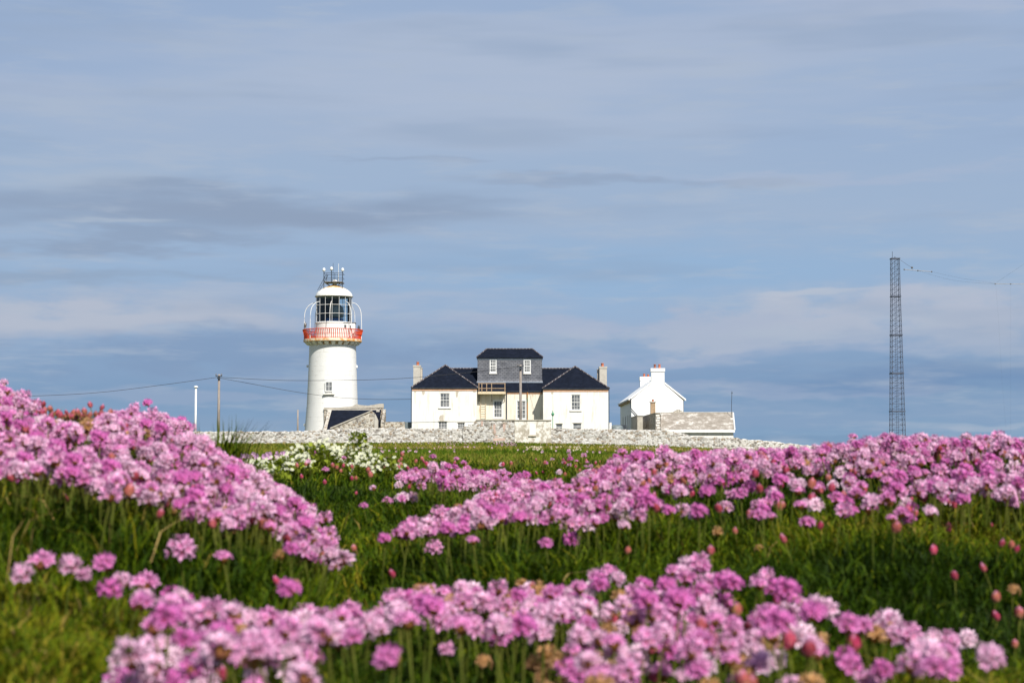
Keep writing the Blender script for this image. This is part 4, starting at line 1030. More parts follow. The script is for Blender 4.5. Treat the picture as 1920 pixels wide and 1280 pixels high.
    m.add([(x0-fl,Yd-0.14,zb),(x1+fl,Yd-0.14,zb),(x1,Yd,zl),(x0,Yd,zl)], [(0,1,2,3)])
    for xx in (x0, x1): m.add([(xx,Yd,ze),(xx,Yd2,ze),(xx,Yd2,zt),(xx,Yd,zt)], [(0,1,2,3)])
    m.add([(x0,Yd2,ze),(x1,Yd2,ze),(x1,Yd2,zt),(x0,Yd2,zt)], [(0,3,2,1)])
    at_ = m.build('attic_block', M['hung'], r)
    for h in holes: window(r, *h, Yd, 3, 4, 0.06, 0.13, 0.045, back=0.03)
    MB().box(x0-.02, x1+.02, Yd-0.05, Yd-0.004, zt-0.20, zt).build('fascia', M['lead'], r)
    MB().box(x0-fl, x1+fl, Yd-0.20, Yd-0.145, zb-0.08, zb+0.03).build('flashing', M['lead'], r)
    zq = Z(669.5,Yd); yr_ = 232.8; zr2 = Z(654,yr_)
    m = MB(); hip_roof(m, X(893.6,Yd,690), X(1018,Yd,690), Yd-0.2, Yd2+.2, zq, X(912.5,yr_,655), X(998.5,yr_,655), yr_, yr_, zr2, zq-zt-0.003); rf2 = m.build('attic_roof', M['roof'], r)
    hp = MB(); A = (X(912.5,yr_,655),yr_,zr2+.02); B = (X(998.5,yr_,655),yr_,zr2+.02)
    hp.tube([A,B], 0.09, 6); hp.tube([(X(893.6,Yd,690),Yd-.2,zq+.02),A], 0.08, 6); hp.tube([(X(1018,Yd,690),Yd-.2,zq+.02),B], 0.08, 6); hp.build('hip_tiles', M['ridge'], r, parent=rf2)
    # timber fire escape landing with ladder
    Yp = Yc-1.3; zd0, zd1 = Z(738.3,Yp), Z(733.8,Yp); q0, q1 = X(896.2,Yp,730), X(948,Yp,730)
    ld = MB().box(q0, q1, Yp, Yc-0.04, zd0, zd1).build('landing', M['creampaint'], r)
    m = MB()
    for p in (898,903.5,912.5,921.8,946.8):
        m.box(X(p,Yp,730)-.05, X(p,Yp,730)+.05, Yp-.05, Yp+.05, zd1+.002, Z(718.3,Yp))
    for q in (718.4, 727.8): m.box(q0, q1, Yp-.035, Yp+.03, Z(q,Yp)-.05, Z(q,Yp)+.04)
    m.build('landing_rail', M['wood'], r, parent=ld)
    for p in (898,922,946):
        xx = X(p,Yp,740); MB().tube([(xx,Yp+0.1,zd0),(xx,Yc-0.05,zd0-0.95)], 0.05, 4).build('bracket', M['greymetal'], r, parent=ld)
    m = MB(); l0, l1 = X(901.5,Yc,760), X(911,Yc,760)
    for xx in (l0, l1): m.box(xx-.03, xx+.03, Yc-.22, Yc-.16, g, zd0-.003)
    for k in range(16): m.box(l0+.03, l1-.03, Yc-.21, Yc-.17, 1.6+k*0.32, 1.6+k*0.32+.05)
    m.build('ladder', M['creampaint'], r)
    xx = X(949.8,Yc,760); MB().tube([(xx,Yc-.1,ze-.15),(xx,Yc-.1,g)], 0.075, 6).build('downpipe', M['darkmetal'], r)
    xx = X(988.8,Yc,760); p = MB().tube([(xx,Yc-.1,ze-.15),(xx,Yc-.1,g)], 0.085, 6).build('downpipe', M['rustpipe'], r); p['label'] = 'rusty downpipe with orange stain'
house()

# ------------------------------------------------------------------ white gabled cottage
def cottage():
    Y0, Y1 = 245.0, 270.0; x0, x1 = X(1183.8,Y0,770), X(1281.0,Y0,770); g = 0.2
    xa = X(1233.3,Y0,710); za = Z(706.0,Y0); zl = Z(745.5,Y0); zrt = Z(747.0,Y0)
    r = thing('gabled_cottage', ((x0+x1)/2, Y0, 1.0), 'bright white gable ended house with two white chimney stacks right of the long house', 'house')
    # left flank with windows, gables, right flank
    m = MB(); wy = [(247.5,248.4),(252.0,252.9),(257.2,258.1),(263,263.9)]
    def side(xx, holes):
        ys = sorted({Y0, Y1, *[q for h in holes for q in h]}); zs = [g, 3.3, 5.6, zl-0.25]
        for i in range(len(ys)-1):
            for j in range(3):
                cy = (ys[i]+ys[i+1])/2
                if j == 1 and any(h[0] < cy < h[1] for h in holes): continue
                m.add([(xx,ys[i],zs[j]),(xx,ys[i+1],zs[j]),(xx,ys[i+1],zs[j+1]),(xx,ys[i],zs[j+1])], [(0,1,2,3)])
    side(x0, wy); side(x1, [])
    for yy in (Y0, Y1): m.add([(x0,yy,g),(x1,yy,g),(x1,yy,zrt-.25),(xa,yy,za-.2),(x0,yy,zl-.25)], [(0,1,2,3,4)])
    m.build('wall', M['cottage'], r)
    for h in wy: MB().box(x0+0.14, x0+0.18, h[0], h[1], 3.3, 5.6).build('window', M['glass'], r)
    e0 = (X(1179.8,Y0,746), Z(746.8,Y0)); e1 = (X(1286.2,Y0,746), Z(748,Y0)); th = 0.16
    m = MB().add([(e0[0],Y0+.02,e0[1]),(xa,Y0+.02,za),(xa,Y1+.2,za),(e0[0],Y1+.2,e0[1]),(e0[0],Y0+.02,e0[1]-th),(xa,Y0+.02,za-th),(xa,Y1+.2,za-th),(e0[0],Y1+.2,e0[1]-th)], [(0,1,2,3),(4,7,6,5),(0,4,5,1),(2,6,7,3),(3,7,4,0)])
    m.add([(e1[0],Y0+.02,e1[1]),(xa,Y0+.02,za),(xa,Y1+.2,za),(e1[0],Y1+.2,e1[1]),(e1[0],Y0+.02,e1[1]-th),(xa,Y0+.02,za-th),(xa,Y1+.2,za-th),(e1[0],Y1+.2,e1[1]-th)], [(0,3,2,1),(4,5,6,7),(0,1,5,4),(2,3,7,6),(3,0,4,7)])
    rf = m.build('roof', M['cottage'], r)
    for s, e in ((-1,e0),(1,e1)):
        m = MB(); t = 0.30; n = Vector((0,0,1))
        xe = X(1221.0 if s < 0 else 1245.9,Y0,700); ve = e[1]+(za-e[1])*(xe-e[0])/(xa-e[0])
        m.add([(e[0],Y0-.07,e[1]+.03),(xe,Y0-.07,ve+.03),(xe,Y0-.07,ve+.03-t),(e[0],Y0-.07,e[1]+.03-t),(e[0],Y0+.018,e[1]+.03),(xe,Y0+.018,ve+.03),(xe,Y0+.018,ve+.03-t),(e[0],Y0+.018,e[1]+.03-t)], [(0,1,2,3),(4,7,6,5),(0,4,5,1),(1,5,6,2),(2,6,7,3),(3,7,4,0)])
        m.build('verge_board', M['paint'], r, parent=rf)
    MB().box(e0[0]-.12, e0[0]-.003, Y0-.05, Y1+.1, e0[1]-.22, e0[1]-.04).build('gutter', M['paint'], r, parent=rf)
    MB().box(e0[0]+.01, x0-.003, Y0+.02, Y1, e0[1]-.48, e0[1]-.22).build('soffit', M['wood'], r, parent=rf)
    MB().box(x1+.003, x1+.08, Y0+.2, Y0+.28, g, zrt-.3).build('downpipe', M['greymetal'], r)
    for (c0, c1, ca, cb, top, bot, Ya, Yb, pts) in ((1221.2,1245.7,1219.8,1246.8,690.2,696.4,Y0+.094,Y0+1.1,((1228.4,'sooty',.60),(1237,'terracotta',.60))), (1200.5,1219.5,1199.5,1220.5,706.2,712.5,Y1-1.2,Y1+.02,((1208.3,'terracotta',.52),(1215.8,'terracotta',.42)))):
        ch = MB().box(X(c0,Ya,700), X(c1,Ya,700), Ya-.1, Yb, za-2.2, Z(bot,Ya)).build('chimney', M['cottage'], r)
        MB().box(X(ca,Ya,700), X(cb,Ya,700), Ya-.2, Yb+.1, Z(bot,Ya)+.002, Z(top,Ya)).build('chimney_cap', M['cottage'], r, parent=ch)
        for p, mt, h in pts: pot(r, ch, X(p,Ya,690), (Ya+Yb)/2, Z(top,Ya), h, 0.18, M[mt])
    MB().tube([at(1182.5,747,Y0-.2), at(1182.8,765,Y0-.2), at(1196,780,Y0-.2)], 0.07, 5).build('downpipe', M['darkmetal'], r)
cottage()
# yard wall running back towards the cottage, whitewashed flank
w = MB().box(X(1195,232,790), X(1205,232,790), 232, 244, 0.5, Z(779.6,232)); w.box(X(1194,232,790), X(1206,232,790), 231.9, 244, Z(779.6,232)+.003, Z(778.4,232))
single(w, 'yard_wall', M['coping'], (X(1200,232,790),232,1.0), 'grey end of the yard wall running back to the white gabled house', 'wall')

def store():
    Yf = 221.5; xl, xr = X(1240,Yf,790), X(1375,Yf,790); g = 0.6
    r = thing('old_store', ((xl+xr)/2, Yf, 1.0), 'low long store with lichened grey roof standing behind the sloping end of the wall', 'outbuilding')
    MB().box(xl, xr, Yf, Yf+7, g, Z(807,Yf)).build('wall', M['white'], r)
    Yr = 225.0; ze = Z(806.2,Yf-.3); zr = Z(773.8,Yr); x0, x1 = X(1238.5,Yf-.3,790), X(1377.6,Yf-.3,790); xa, xb = X(1239.5,Yr,774), X(1374.8,Yr,774)
    m = MB().add([(x0,Yf-.3,ze),(x1,Yf-.3,ze),(xb,Yr,zr),(xa,Yr,zr),(x1,2*Yr-Yf+.3,ze),(x0,2*Yr-Yf+.3,ze)], [(0,1,2,3),(3,2,4,5),(0,3,5),(1,4,2)])
    rf = m.build('roof', M['lichen'], r)
    MB().box(x0, x1, Yf-.36, Yf-.303, ze-.30, ze+.06).build('fascia', M['paint'], r, parent=rf)
    MB().tube([(x1,Yf-.32,ze+.02),(xb,Yr,zr+.02)], 0.09, 5).build('verge', M['paint'], r, parent=rf)
    MB().tube([(xa,Yr,zr+.02),(xb,Yr,zr+.02)], 0.10, 6).build('ridge', M['coping'], r, parent=rf)
    m = MB().box(X(1229.3,222,790), X(1238.2,222,790), 222, 244, g, Z(774.5,222)); m.build('long_wall', M['stone'], r)
    m = MB()
    for k in range(6):
        q = Z(803-k*4.6,222); m.box(X(1229.6 if k % 2 else 1231.5,222,790), X(1236.5 if k % 2 else 1238.0,222,790), 221.95, 221.997, q, q+0.2)
    m.build('quoins', M['white'], r)
    MB().box(X(1228.5,222,790), X(1239,222,790), 221.9, 244.1, Z(774.5,222)+.002, Z(773,222)).build('wall_coping', M['coping'], r)
    Yq = 234.0; ch = MB().box(X(1220.3,Yq,780), X(1229,Yq,780), Yq, Yq+.9, g, Z(754.5,Yq)).build('chimney', M['wood'], r)
    MB().box(X(1219,Yq,780), X(1230.2,Yq,780), Yq-.1, Yq+1, Z(754.5,Yq)+.002, Z(752.3,Yq)).build('chimney_cap', M['coping'], r, parent=ch)
    pot(r, ch, X(1224.8,Yq,780), Yq+.45, Z(752.3,Yq), 0.3, 0.15)
store()
Yg = 236.0
w = MB().prism([(X(1263.5,Yg,770),Z(774,Yg)-3),(X(1281.5,Yg,770),Z(774,Yg)-3),(X(1281.5,Yg,770),Z(772,Yg)),(X(1273,Yg,770),Z(766.8,Yg)),(X(1263.5,Yg,770),Z(772,Yg))][::-1], 'y', Yg, Yg+3)
single(w, 'gabled_porch', M['stone'], (X(1272,Yg,770),Yg,1.0), 'small brown gable peeping over the grey store roof before the white gable', 'outbuilding')
# tank and white box beside the long house
Yt = 232.0; r = thing('fuel_tank', (X(1156,Yt,800),Yt,1.0), 'domed grey green tank behind the wall beside the long white house', 'tank')
xc = X(1156,Yt,800); m = MB().lathe([(0.05,Z(796,Yt)),(0.55,Z(796.6,Yt)),(0.80,Z(798.5,Yt)),(0.93,Z(801.5,Yt)),(0.95,1.0)], (xc,Yt,0), 24); m.build('tank_body', M['tank'], r, True)
MB().box(X(1150,Yt+2,800), X(1175,Yt+2,800), Yt+2, Yt+3.5, 1.0, Z(796.2,Yt+2)).build('bund_wall', M['darkmetal'], r)
Yt = 230.5; m = MB().box(X(1141.5,Yt,800), X(1146.6,Yt,800), Yt, Yt+.6, 1.0, Z(793,Yt)); m.box(X(1141.2,Yt,800), X(1146.9,Yt,800), Yt-.03, Yt+.63, Z(793,Yt)+.002, Z(792,Yt))
single(m, 'meter_cabinet', M['paint'], (X(1144,Yt,800),Yt,1.0), 'small white cabinet between the long house and the domed tank', 'cabinet')

# ------------------------------------------------------------------ boundary wall
def boundary_wall():
    Yw = 215.0; r = thing('boundary_wall', (0, Yw, 1.2), 'long limewashed rubble wall with a taller middle running across in front of all buildings', 'wall')
    T = [(-600,812),(420,808.5),(560,808),(600,806),(700,802),(770,802.5),(878,803.5),(1034,802.5),(1150,804.5),(1250,806),(1280,812),(1300,817.5),(1380,820),(1440,826),(1545,836),(1700,847),(2100,868)]
    tp = [t[0] for t in T]; tq = [t[1] for t in T]
    xs = np.arange(X(-600,Yw,810), X(1900,Yw,810), 0.17); nz = 15; V = []; fs = []
    px = 960+(xs/Yw)*F*1.0005
    yy = Yw+np.clip((px-1380)/500, 0, 3)*14      # the far end swings away
    zt = np.array([Z(np.interp(p, tp, tq), Yw) for p in px]); zt = zt+(vn(xs*1.7, xs*0, 81)-0.5)*0.10+(vn(xs*4.1, xs*0, 82)-0.5)*0.10
    rough = np.clip((px-1250)/100, 0, 1)*0.16; zt += (vn(xs*2.3, xs*0, 83)-0.5)*rough
    zg = ground(xs, yy)-0.4
    n = len(xs)
    for side in (0, 1):
        for j in range(nz+1):
            t = j/nz; zz = zg+(zt-zg)*t; yo = yy+(0.5 if side else 0)+(-1 if side else 1)*0.10*t+(vn(xs*2.9, zz*3.6+side*9, 84)-0.5)*0.13+(vn(xs*5.1, zz*6.1+side*9, 85)-0.5)*0.07
            V.append(np.stack([xs, yo, zz], 1))
    V = np.concatenate(V); idx = lambda s, j, i: (s*(nz+1)+j)*n+i
    Q = []
    for i in range(n-1):
        for j in range(nz):
            Q.append((idx(0,j,i), idx(0,j,i+1), idx(0,j+1,i+1), idx(0,j+1,i))); Q.append((idx(1,j,i+1), idx(1,j,i), idx(1,j+1,i), idx(1,j+1,i+1)))
        Q.append((idx(0,nz,i), idx(0,nz,i+1), idx(1,nz,i+1), idx(1,nz,i)))
    V -= np.array([0, Yw, 1.2])
    me = npmesh('rubble_wall', V, np.array(Q), mat=M['rubble']); o = bpy.data.objects.new('rubble_wall', me); COL.objects.link(o); o.parent = r
    # taller middle
    Ym = Yw-0.07; g = 0.6
    def P(p, q): return (X(p,Ym,800), Z(q,Ym))
    MB().prism([P(868,840),P(868,799.5),P(877.8,799.5),P(877.8,795.3),P(887.8,795.3),P(888,789.5),P(893,787.8),P(964.8,787.3),P(964.8,840)][::-1], 'y', Ym, Yw+0.55).build('raised_section', M['rubble'], r)
    rs = MB().prism([P(965,840),P(965,787.5),P(1033.5,788.5),P(1033.5,840)][::-1], 'y', Ym-0.06, Yw+0.55).build('rendered_section', M['patchy'], r)
    m = MB().box(X(892,Ym,800), X(964.9,Ym,800), Ym-.10, Yw+.65, Z(787.6,Ym), Z(786.0,Ym)); m.box(X(964.95,Ym,800), X(1034.3,Ym,800), Ym-.16, Yw+.65, Z(788.3,Ym), Z(786.6,Ym)); m.build('coping', M['coping'], r)
    a, b = X(992.5,Ym,800), X(1004.5,Ym,800)
    s = MB(); yq = Ym-0.13
    s.box(a, b, yq, Ym-.063, Z(818,Ym), Z(795,Ym)); bw = s.build('blocked_window', M['white'], r)
    MB().box(a-.1, b+.1, yq-.10, yq-.003, Z(817.5,Ym), Z(814.8,Ym)).build('sill', M['bare'], r, parent=bw)
    for p0, p1, q0, q1 in ((902,905.5,789,798),(925,929,795,806),(926,930,806,812),(943,948,795,804),(944,946.5,804,809),(928,933,816,819),(925,947,821,826)):
        MB().box(X(p0,Ym,800), X(p1,Ym,800), Ym-.03, Ym-.003, Z(q1,Ym), Z(q0,Ym)).build('exposed_brick', M['brick'], r)
boundary_wall()

# ------------------------------------------------------------------ poles, lamp post, wires
def upole(px, top, Y, rad, label, arm=True, base=1.0):
    x = X(px,Y,top+30); r = thing('utility_pole', (x, Y, base), label, 'utility pole')
    MB().tube([(x,Y,base-.5),(x,Y,(base+Z(top,Y))/2),(x,Y,Z(top,Y))], [rad*1.25,rad*1.1,rad*0.9], 10).build('pole', M['pole'], r, True)
    if arm:
        zt = Z(top+3.5,Y); m = MB().box(x-0.42, x+0.42, Y-rad-.08, Y-rad-.005, zt-.05, zt+.05); m.box(x-.2,x+.2,Y-rad-.2,Y-rad-.085,zt-.35,zt-.12); m.build('crossarm', M['darkmetal'], r)
        for s in (-.36, .36): MB().lathe([(0.05,0),(0.09,.06),(0.05,.12),(.09,.2),(0.02,.26)], (x+s,Y-rad-.04,zt+.052), 8).build('insulator', M['greymetal'], r, True)
    return r
upole(410.5, 701.5, 222, 0.16, 'grey wooden utility pole standing left of the lighthouse')
upole(976, 683.5, 219, 0.17, 'grey wooden utility pole in front of the long house')
upole(558.3, 768, 262, 0.13, 'short distant wooden pole just left of the lighthouse foot', False)
r = thing('lamp_post', (X(367,220,760),220,1.0), 'white post with a round cap left of the wooden utility pole', 'lamp post')
x = X(367,220,760); MB().tube([(x,220,.5),(x,220,Z(727,220))], [0.16,0.12], 12).build('post', M['paint'], r, True)
MB().lathe([(0.05,-.08),(0.14,-.05),(0.28,.02),(0.29,.10),(0.2,.20),(0.04,.26)], (x,220,Z(726.5,220)), 16).build('cap', M['paint'], r, True)
def wire(pts, label, rad=0.028, cat='wire', name='overhead_wire', mat=None):
    P = [at(*p) for p in pts]; out = []
    for i in range(len(P)-1):
        p0 = P[max(i-1,0)]; p1 = P[i]; p2 = P[i+1]; p3 = P[min(i+2,len(P)-1)]
        for k in range(6):
            t = k/6; out.append(0.5*((2*p1)+(p2-p0)*t+(2*p0-5*p1+4*p2-p3)*t*t+(3*p1-3*p2+p3-p0)*t**3))
    out.append(P[-1]); single(MB().tube(out, rad, 5), name, mat or M['wire'], P[0], label, cat, None)
wire([(408,707,221.7),(300,722,219),(180,736,216),(60,742,213),(-60,743,210),(-200,738,207)], 'black cable sagging from the left pole towards the left edge')
wire([(412.5,707,221.7),(520,712.5,221.3),(620,713,221),(700,711.5,220.5),(772,708,220),(880,698,219.5),(973,687,218.8)], 'upper black cable from the left pole across the lighthouse to the pole by the house')
wire([(412.5,708.5,221.7),(470,719,222),(540,732,222.6),(600,741,223.2),(650,746,223.8),(710,748.5,224.4),(772.5,748,224.9)], 'lower black cable from the left pole to the corner of the long house')
wire([(979,690,218.9),(986,712,218.8),(995,746,218.7),(1006,786,218.5)], 'slack stay wire running down right from the pole by the house', 0.015)
Yv = 217.5; r = thing('green_standpipe', (X(1036.5,Yv,790),Yv,1.1), 'green iron post with a bulbous top before the right wing of the house', 'post')
x = X(1036.5,Yv,790); MB().tube([(x,Yv,1),(x,Yv,Z(779,Yv))], 0.05, 8).build('post', M['green'], r, True)
MB().lathe([(0.05,-.15),(0.12,-.05),(0.22,.08),(0.19,.22),(0.08,.32),(0.05,.5),(0.02,.62)], (x,Yv,Z(778,Yv)), 10).build('head', M['green'], r, True)
Ya = 224.0; m = MB().tube([at(1371.5,790,Ya), at(1371.6,760,Ya), at(1372.4,733,Ya)], 0.035, 5)
m.tube([at(1370.8,737,Ya), at(1374,736.5,Ya)], 0.025, 4); single(m, 'whip_aerial', M['darkmetal'], at(1371.5,790,Ya), 'thin dark aerial rising from the right end of the store roof', 'antenna')

# ------------------------------------------------------------------ lattice mast and aerial wires
def mast():
    Y = 300.0; cx = X(1680.5,Y,650); g = float(ground(cx, Y))
    r = thing('lattice_mast', (cx, Y, g), 'tall slim steel lattice mast at the right', 'mast')
    Tb = [(485,7.0),(556,7.6),(628,9.0),(700,10.2),(771,11.5),(850,12.9)]; k = Y/F
    def hw(z): 
        py = 850-z*F/Y; return np.interp(py, [t[0] for t in Tb], [t[1] for t in Tb])*k
    zt = Z(485,Y)
    def cxz(z): return cx-(zt-z)/zt*0.0
    zs = list(np.linspace(g, zt, 40))
    for sx, sy in ((-1,-1),(1,-1),(1,1),(-1,1)):
        MB().tube([(cx+sx*hw(z), Y+sy*hw(z), z) for z in zs], 0.055, 5).build('leg', M['mast'], r)
    m = MB()
    for i in range(len(zs)-1):
        a, b = zs[i], zs[i+1]; ha, hb = hw(a), hw(b)
        for (p, q) in (((-1,-1),(1,-1)),((1,-1),(1,1)),((1,1),(-1,1)),((-1,1),(-1,-1))):
            m.tube([(cx+p[0]*hb,Y+p[1]*hb,b),(cx+q[0]*hb,Y+q[1]*hb,b)], 0.024, 3, False)
            m.tube([(cx+p[0]*ha,Y+p[1]*ha,a),(cx+q[0]*hb,Y+q[1]*hb,b)], 0.022, 3, False)
            m.tube([(cx+q[0]*ha,Y+q[1]*ha,a),(cx+p[0]*hb,Y+p[1]*hb,b)], 0.022, 3, False)
    m.build('bracing', M['mast'], r)
    ld = MB()
    for o_ in (-.14, .14): ld.tube([(cx+o_,Y-.1,g),(cx+o_,Y-.1,zt)], 0.03, 4)
    ld.build('ladder', M['mast'], r)
    for py in (485,556,628,700,771):
        z = Z(py,Y); h = hw(z)+.12; m = MB(); t = 0.09
        m.box(cx-h,cx+h,Y-h,Y-h+.12,z-t,z+t); m.box(cx-h,cx+h,Y+h-.12,Y+h,z-t,z+t); m.box(cx-h,cx-h+.12,Y-h+.12,Y+h-.12,z-t,z+t); m.box(cx+h-.12,cx+h,Y-h+.12,Y+h-.12,z-t,z+t); m.build('splice_ring', M['mast'], r)
    MB().tube([(X(1671.8,Y,480),Y-.6,zt),(X(1671.8,Y,480),Y-.6,Z(472.5,Y))], 0.04, 4).build('whip_antenna', M['mast'], r)
    MB().lathe([(0.08,0),(0.1,.15),(.04,.3)], (cx,Y,zt+.09), 8).build('beacon_lamp', M['mast'], r, True)
mast()
wire([(1687.5,487,299.5),(1709,501.5,299)], 'short wire dropping right from the top of the lattice mast', 0.022)
m = MB().tube([at(1695.5,505.2,299), at(1747,509.3,299)], 0.05, 6)
for p in ((1695.5,505.2),(1721,507.3),(1747,509.3)): m.lathe([(.03,-.14),(.13,-.05),(.13,.05),(.03,.14)], tuple(at(*p,299)), 8)
m.lathe([(.03,-.2),(.2,-.08),(.2,.08),(.03,.2)], tuple(at(1710,501.8,299)), 8)
single(m, 'aerial_spreader', M['greymetal'], at(1695.5,505.2,299), 'short horizontal spreader rod hung beside the mast top', 'antenna')
wire([(1747,509.5,299),(1800,521,298),(1850,529,297),(1866,531.5,296)], 'faint upper aerial wire sagging right from the spreader rod', 0.009)
wire([(1721,507.5,299),(1780,524,298),(1830,530,297),(1866,532.5,296)], 'faint lower aerial wire sagging right from the spreader rod', 0.009)
m = MB().tube([at(1866,532,296), at(2050,534,296)], 0.04, 6)
for p in ((1866,532),(1895,532.4)): m.lathe([(.03,-.12),(.12,-.05),(.12,.05),(.03,.12)], tuple(at(*p,296)), 8)
single(m, 'aerial_spreader', M['greymetal'], at(1866,532,296), 'long horizontal spreader rod running out at the right edge', 'antenna')
wire([(1867,533,296),(1872,600,296),(1878,700,296),(1886,800,296)], 'faint drop wire under the left end of the long spreader', 0.004)
wire([(1895,533,296),(1895,650,296),(1895,812,296)], 'faint vertical drop wire under the long spreader, second from its left end', 0.004)
wire([(1868,530,296),(1920,495,296),(1990,450,296)], 'faint wire rising right from the left end of the long spreader', 0.008)

# ------------------------------------------------------------------ sky, sun
SUN_EL, SUN_AZ = 46.0, 24.0   # from behind the camera, to its right
w = bpy.data.worlds.new('World'); scene.world = w; w.use_nodes = True; nt = w.node_tree
bg = nt.nodes['Background']; bg.inputs[1].default_value = 0.06
sky = nt.nodes.new('ShaderNodeTexSky'); sky.sky_type = 'NISHITA'; sky.sun_disc = False
sky.sun_elevation = math.radians(SUN_EL); sky.sun_rotation = math.radians(180-SUN_AZ); sky.air_density = 1.0; sky.dust_density = 1.5
tc = nt.nodes.new('ShaderNodeTexCoord'); sp = nt.nodes.new('ShaderNodeSeparateXYZ'); nt.links.new(tc.outputs['Generated'], sp.inputs[0])
def s2l(c): return tuple((x/255/12.92 if x/255 <= 0.04045 else ((x/255+0.055)/1.055)**2.4) for x in c)
SKYM = 1/0.06/1.28
def skyc(c): return tuple(v*SKYM for v in s2l(c))
def vec(sx, sy, sz, off=(0,0,0)):
    mp = nt.nodes.new('ShaderNodeMapping'); mp.inputs['Scale'].default_value = (sx, sy, sz); mp.inputs['Location'].default_value = off
    nt.links.new(tc.outputs['Generated'], mp.inputs[0]); return mp.outputs[0]
el = sp.outputs[2]
# bearing and height of a direction, ruffled by noise so that cloud edges are ragged
az_ = math_(nt, 'ARCTAN2', sp.outputs[0], sp.outputs[1])
def cn(scale, off, det=6, rough=0.58):
    n = nt.nodes.new('ShaderNodeTexNoise'); n.inputs['Scale'].default_value = 1; n.inputs['Detail'].default_value = det; n.inputs['Roughness'].default_value = rough
    nt.links.new(vec(*scale, off), n.inputs['Vector']); return n.outputs['Fac']
w1 = math_(nt, 'SUBTRACT', cn((5,5,26), (3,1,2), 3), 0.5); w2 = math_(nt, 'SUBTRACT', cn((7,7,34), (8,4,1), 4), 0.5)
U = math_(nt, 'ADD', az_, math_(nt, 'MULTIPLY', w1, 0.16)); E = math_(nt, 'ADD', el, math_(nt, 'MULTIPLY', w2, 0.045))
fine = cn((14,14,95), (1,7,2), 4, 0.6); soft = cn((5,5,40), (5,2,9), 3, 0.55); puff = cn((22,22,60), (2,3,4), 4, 0.6)
def e_(py): return (850-py)/F
e01 = math_(nt, 'MULTIPLY', E, 1/0.27, True)
def q(py): return max(0.0, min(1.0, e_(py)/0.27))
c = ramp(nt, e01, [(q(850), s2l((138,169,200))), (q(800), s2l((132,164,198))), (q(740), s2l((125,157,194))), (q(680), s2l((134,163,199))), (q(610), s2l((154,177,208))), (q(520), s2l((153,180,212))), (q(430), s2l((159,181,210))), (q(330), s2l((161,182,210))), (q(200), s2l((164,183,211))), (q(0), s2l((158,179,210)))])
def feat(px, py, wx, wy, col, op, ns, amp=1.0):
    global c
    du = math_(nt, 'DIVIDE', math_(nt, 'SUBTRACT', U, (px-960)/F), wx/F); de = math_(nt, 'DIVIDE', math_(nt, 'SUBTRACT', E, e_(py)), wy/F)
    r2 = math_(nt, 'ADD', math_(nt, 'MULTIPLY', du, du), math_(nt, 'MULTIPLY', de, de))
    g = math_(nt, 'POWER', 2.718, math_(nt, 'MULTIPLY', r2, -0.7))
    g = math_(nt, 'ADD', g, math_(nt, 'MULTIPLY', math_(nt, 'MULTIPLY', math_(nt, 'SUBTRACT', ns, 0.5), amp*2.6), math_(nt, 'MINIMUM', math_(nt, 'MULTIPLY', g, 2.5), 1.0)))
    mr = nt.nodes.new('ShaderNodeMapRange'); mr.interpolation_type = 'SMOOTHSTEP'; nt.links.new(g, mr.inputs[0])
    mr.inputs[1].default_value = 0.08; mr.inputs[2].default_value = 0.95; mr.inputs[3].default_value = 0; mr.inputs[4].default_value = op
    c = mixc(nt, mr.outputs[0], c, s2l(col))
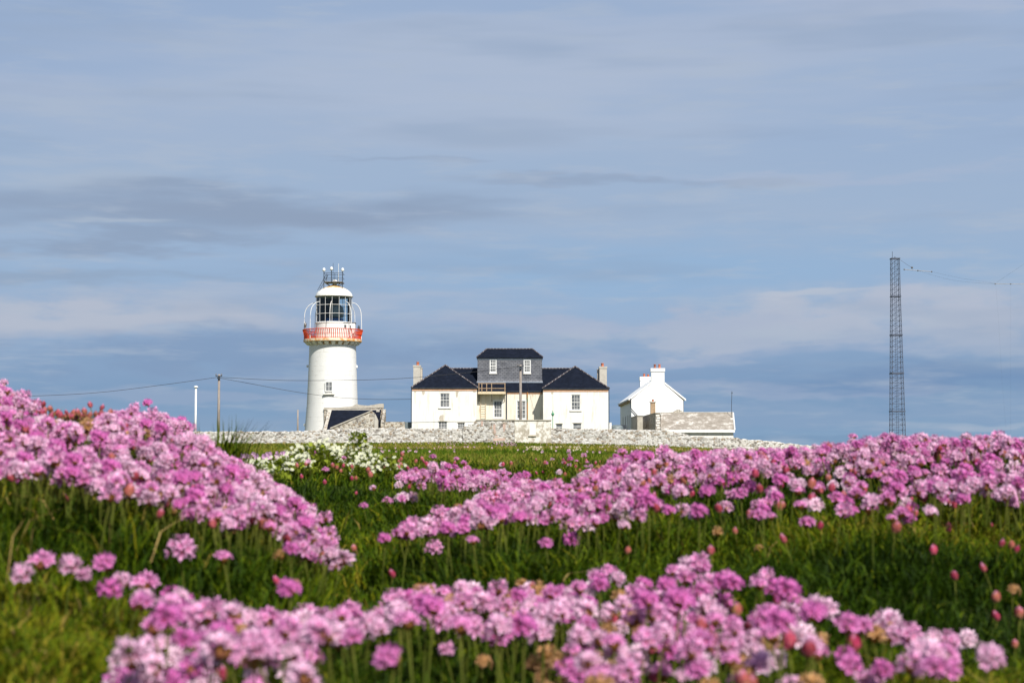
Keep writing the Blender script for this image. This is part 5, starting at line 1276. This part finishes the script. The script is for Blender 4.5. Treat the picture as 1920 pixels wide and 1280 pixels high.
for f_ in [
 (40,80,380,150,(148,172,207),.55,soft,.6), (950,150,650,110,(180,192,213),.7,soft,1.0), (60,225,200,30,(182,192,212),.5,soft,1.0), (1650,40,260,40,(186,194,214),.6,fine,1.0), (1560,335,330,16,(178,188,210),.5,fine,1.1), (1780,260,330,110,(154,177,210),.45,soft,.7), (1500,60,420,70,(170,185,211),.45,soft,.8),
 (330,250,420,60,(166,183,209),.5,fine,.8), (1350,420,500,40,(165,183,209),.45,fine,.8),
 (1230,510,420,52,(148,180,215),.75,soft,.6), (520,500,300,24,(155,181,213),.6,fine,.8),
 (160,352,170,22,(172,186,206),.7,soft,.7), (430,400,470,38,(142,158,184),.85,soft,.8), (230,462,260,15,(140,157,184),.7,fine,.8), (190,437,130,7,(176,189,207),.75,fine,.6),
 (1120,348,260,11,(146,162,188),.6,fine,.9), (760,306,150,7,(148,164,190),.45,fine,.9),
 (150,530,360,20,(145,163,189),.65,fine,.9), (330,585,380,26,(162,179,206),.55,puff,.9), (900,610,340,20,(161,178,206),.55,puff,1.0), (1330,600,200,18,(166,181,206),.55,puff,1.0),
 (1780,600,360,42,(184,191,209),.9,puff,.9), (1450,625,360,34,(177,187,207),.8,puff,1.0), (1150,605,300,20,(168,181,207),.6,puff,1.0), (1640,560,110,6,(184,193,210),.5,fine,.8), (1480,655,220,8,(182,190,209),.55,puff,.9),
 (200,605,400,30,(176,186,206),.8,puff,.9), (300,745,320,12,(152,171,201),.6,puff,1.0), (720,700,260,14,(152,171,202),.5,puff,1.0), (1450,738,320,12,(156,173,203),.65,puff,1.0), (1250,668,240,12,(164,178,205),.6,puff,1.0), (650,560,330,16,(174,186,208),.55,fine,1.0), (150,600,260,14,(186,192,208),.6,puff,1.1), (1500,560,90,7,(192,198,212),.6,fine,.9), (1820,648,330,22,(162,178,204),.7,puff,1.0), (1480,668,260,16,(156,174,204),.5,fine,.9),
 (1800,718,360,22,(111,144,187),.8,fine,.6), (420,660,420,34,(125,151,188),.6,puff,.9), (1150,700,300,20,(128,155,192),.45,fine,.9), (1000,770,500,26,(122,156,194),.45,soft,.6),
 (1650,775,420,16,(140,166,199),.6,puff,1.0), (1860,797,120,6,(168,185,207),.6,fine,.6), (1480,822,140,9,(122,155,190),.7,puff,.7)]: feat(*f_)
# light wisps all over
c = mixc(nt, ramp(nt, fine, [(0.48, (0,0,0)), (0.72, (0.5,0.5,0.5))], 'EASE'), c, s2l((176,189,208)))
c = mixc(nt, ramp(nt, soft, [(0.50, (0,0,0)), (0.72, (0.45,0.45,0.45))], 'EASE'), c, s2l((144,165,194)))
mul = nt.nodes.new('ShaderNodeVectorMath'); mul.operation = 'SCALE'; mul.inputs[3].default_value = SKYM; nt.links.new(c, mul.inputs[0])
# thin high veil over the real sky: clouds thin out overhead so the blue sky fills the shade
veil = ramp(nt, el, [(0.0, (.92,)*3), (0.30, (.92,)*3), (0.7, (.35,)*3)])
c = mixc(nt, veil, sky.outputs[0], mul.outputs[0])
nt.links.new(c, bg.inputs[0])
w.cycles.sampling_method = 'NONE'
sun = bpy.data.lights.new('sun', 'SUN'); sun.energy = 4.9; sun.angle = math.radians(0.5); sun.color = (1, 0.955, 0.88)
so = bpy.data.objects.new('sun', sun); COL.objects.link(so)
a, e = math.radians(SUN_AZ), math.radians(SUN_EL)
d = Vector((math.sin(a)*math.cos(e), -math.cos(a)*math.cos(e), math.sin(e)))   # towards the sun
so.rotation_euler = d.to_track_quat('Z', 'Y').to_euler(); so.location = d*50

# ------------------------------------------------------------------ camera
cd = bpy.data.cameras.new('camera'); cam = bpy.data.objects.new('camera', cd); COL.objects.link(cam)
cd.sensor_width = 36; cd.lens = 36*F/1920; cd.clip_start = 0.05; cd.clip_end = 200000
cam.location = (0,0,0); cam.rotation_euler = (PI/2+TILT, 0, 0)
cd.dof.use_dof = True; cd.dof.focus_distance = 150; cd.dof.aperture_fstop = 15
scene.camera = cam
scene.cycles.max_bounces = 5; scene.cycles.diffuse_bounces = 2; scene.cycles.glossy_bounces = 2; scene.cycles.transmission_bounces = 3
vs = scene.view_settings; vs.view_transform = 'Standard'; vs.look = 'None'; vs.exposure = 0.36; vs.gamma = 1
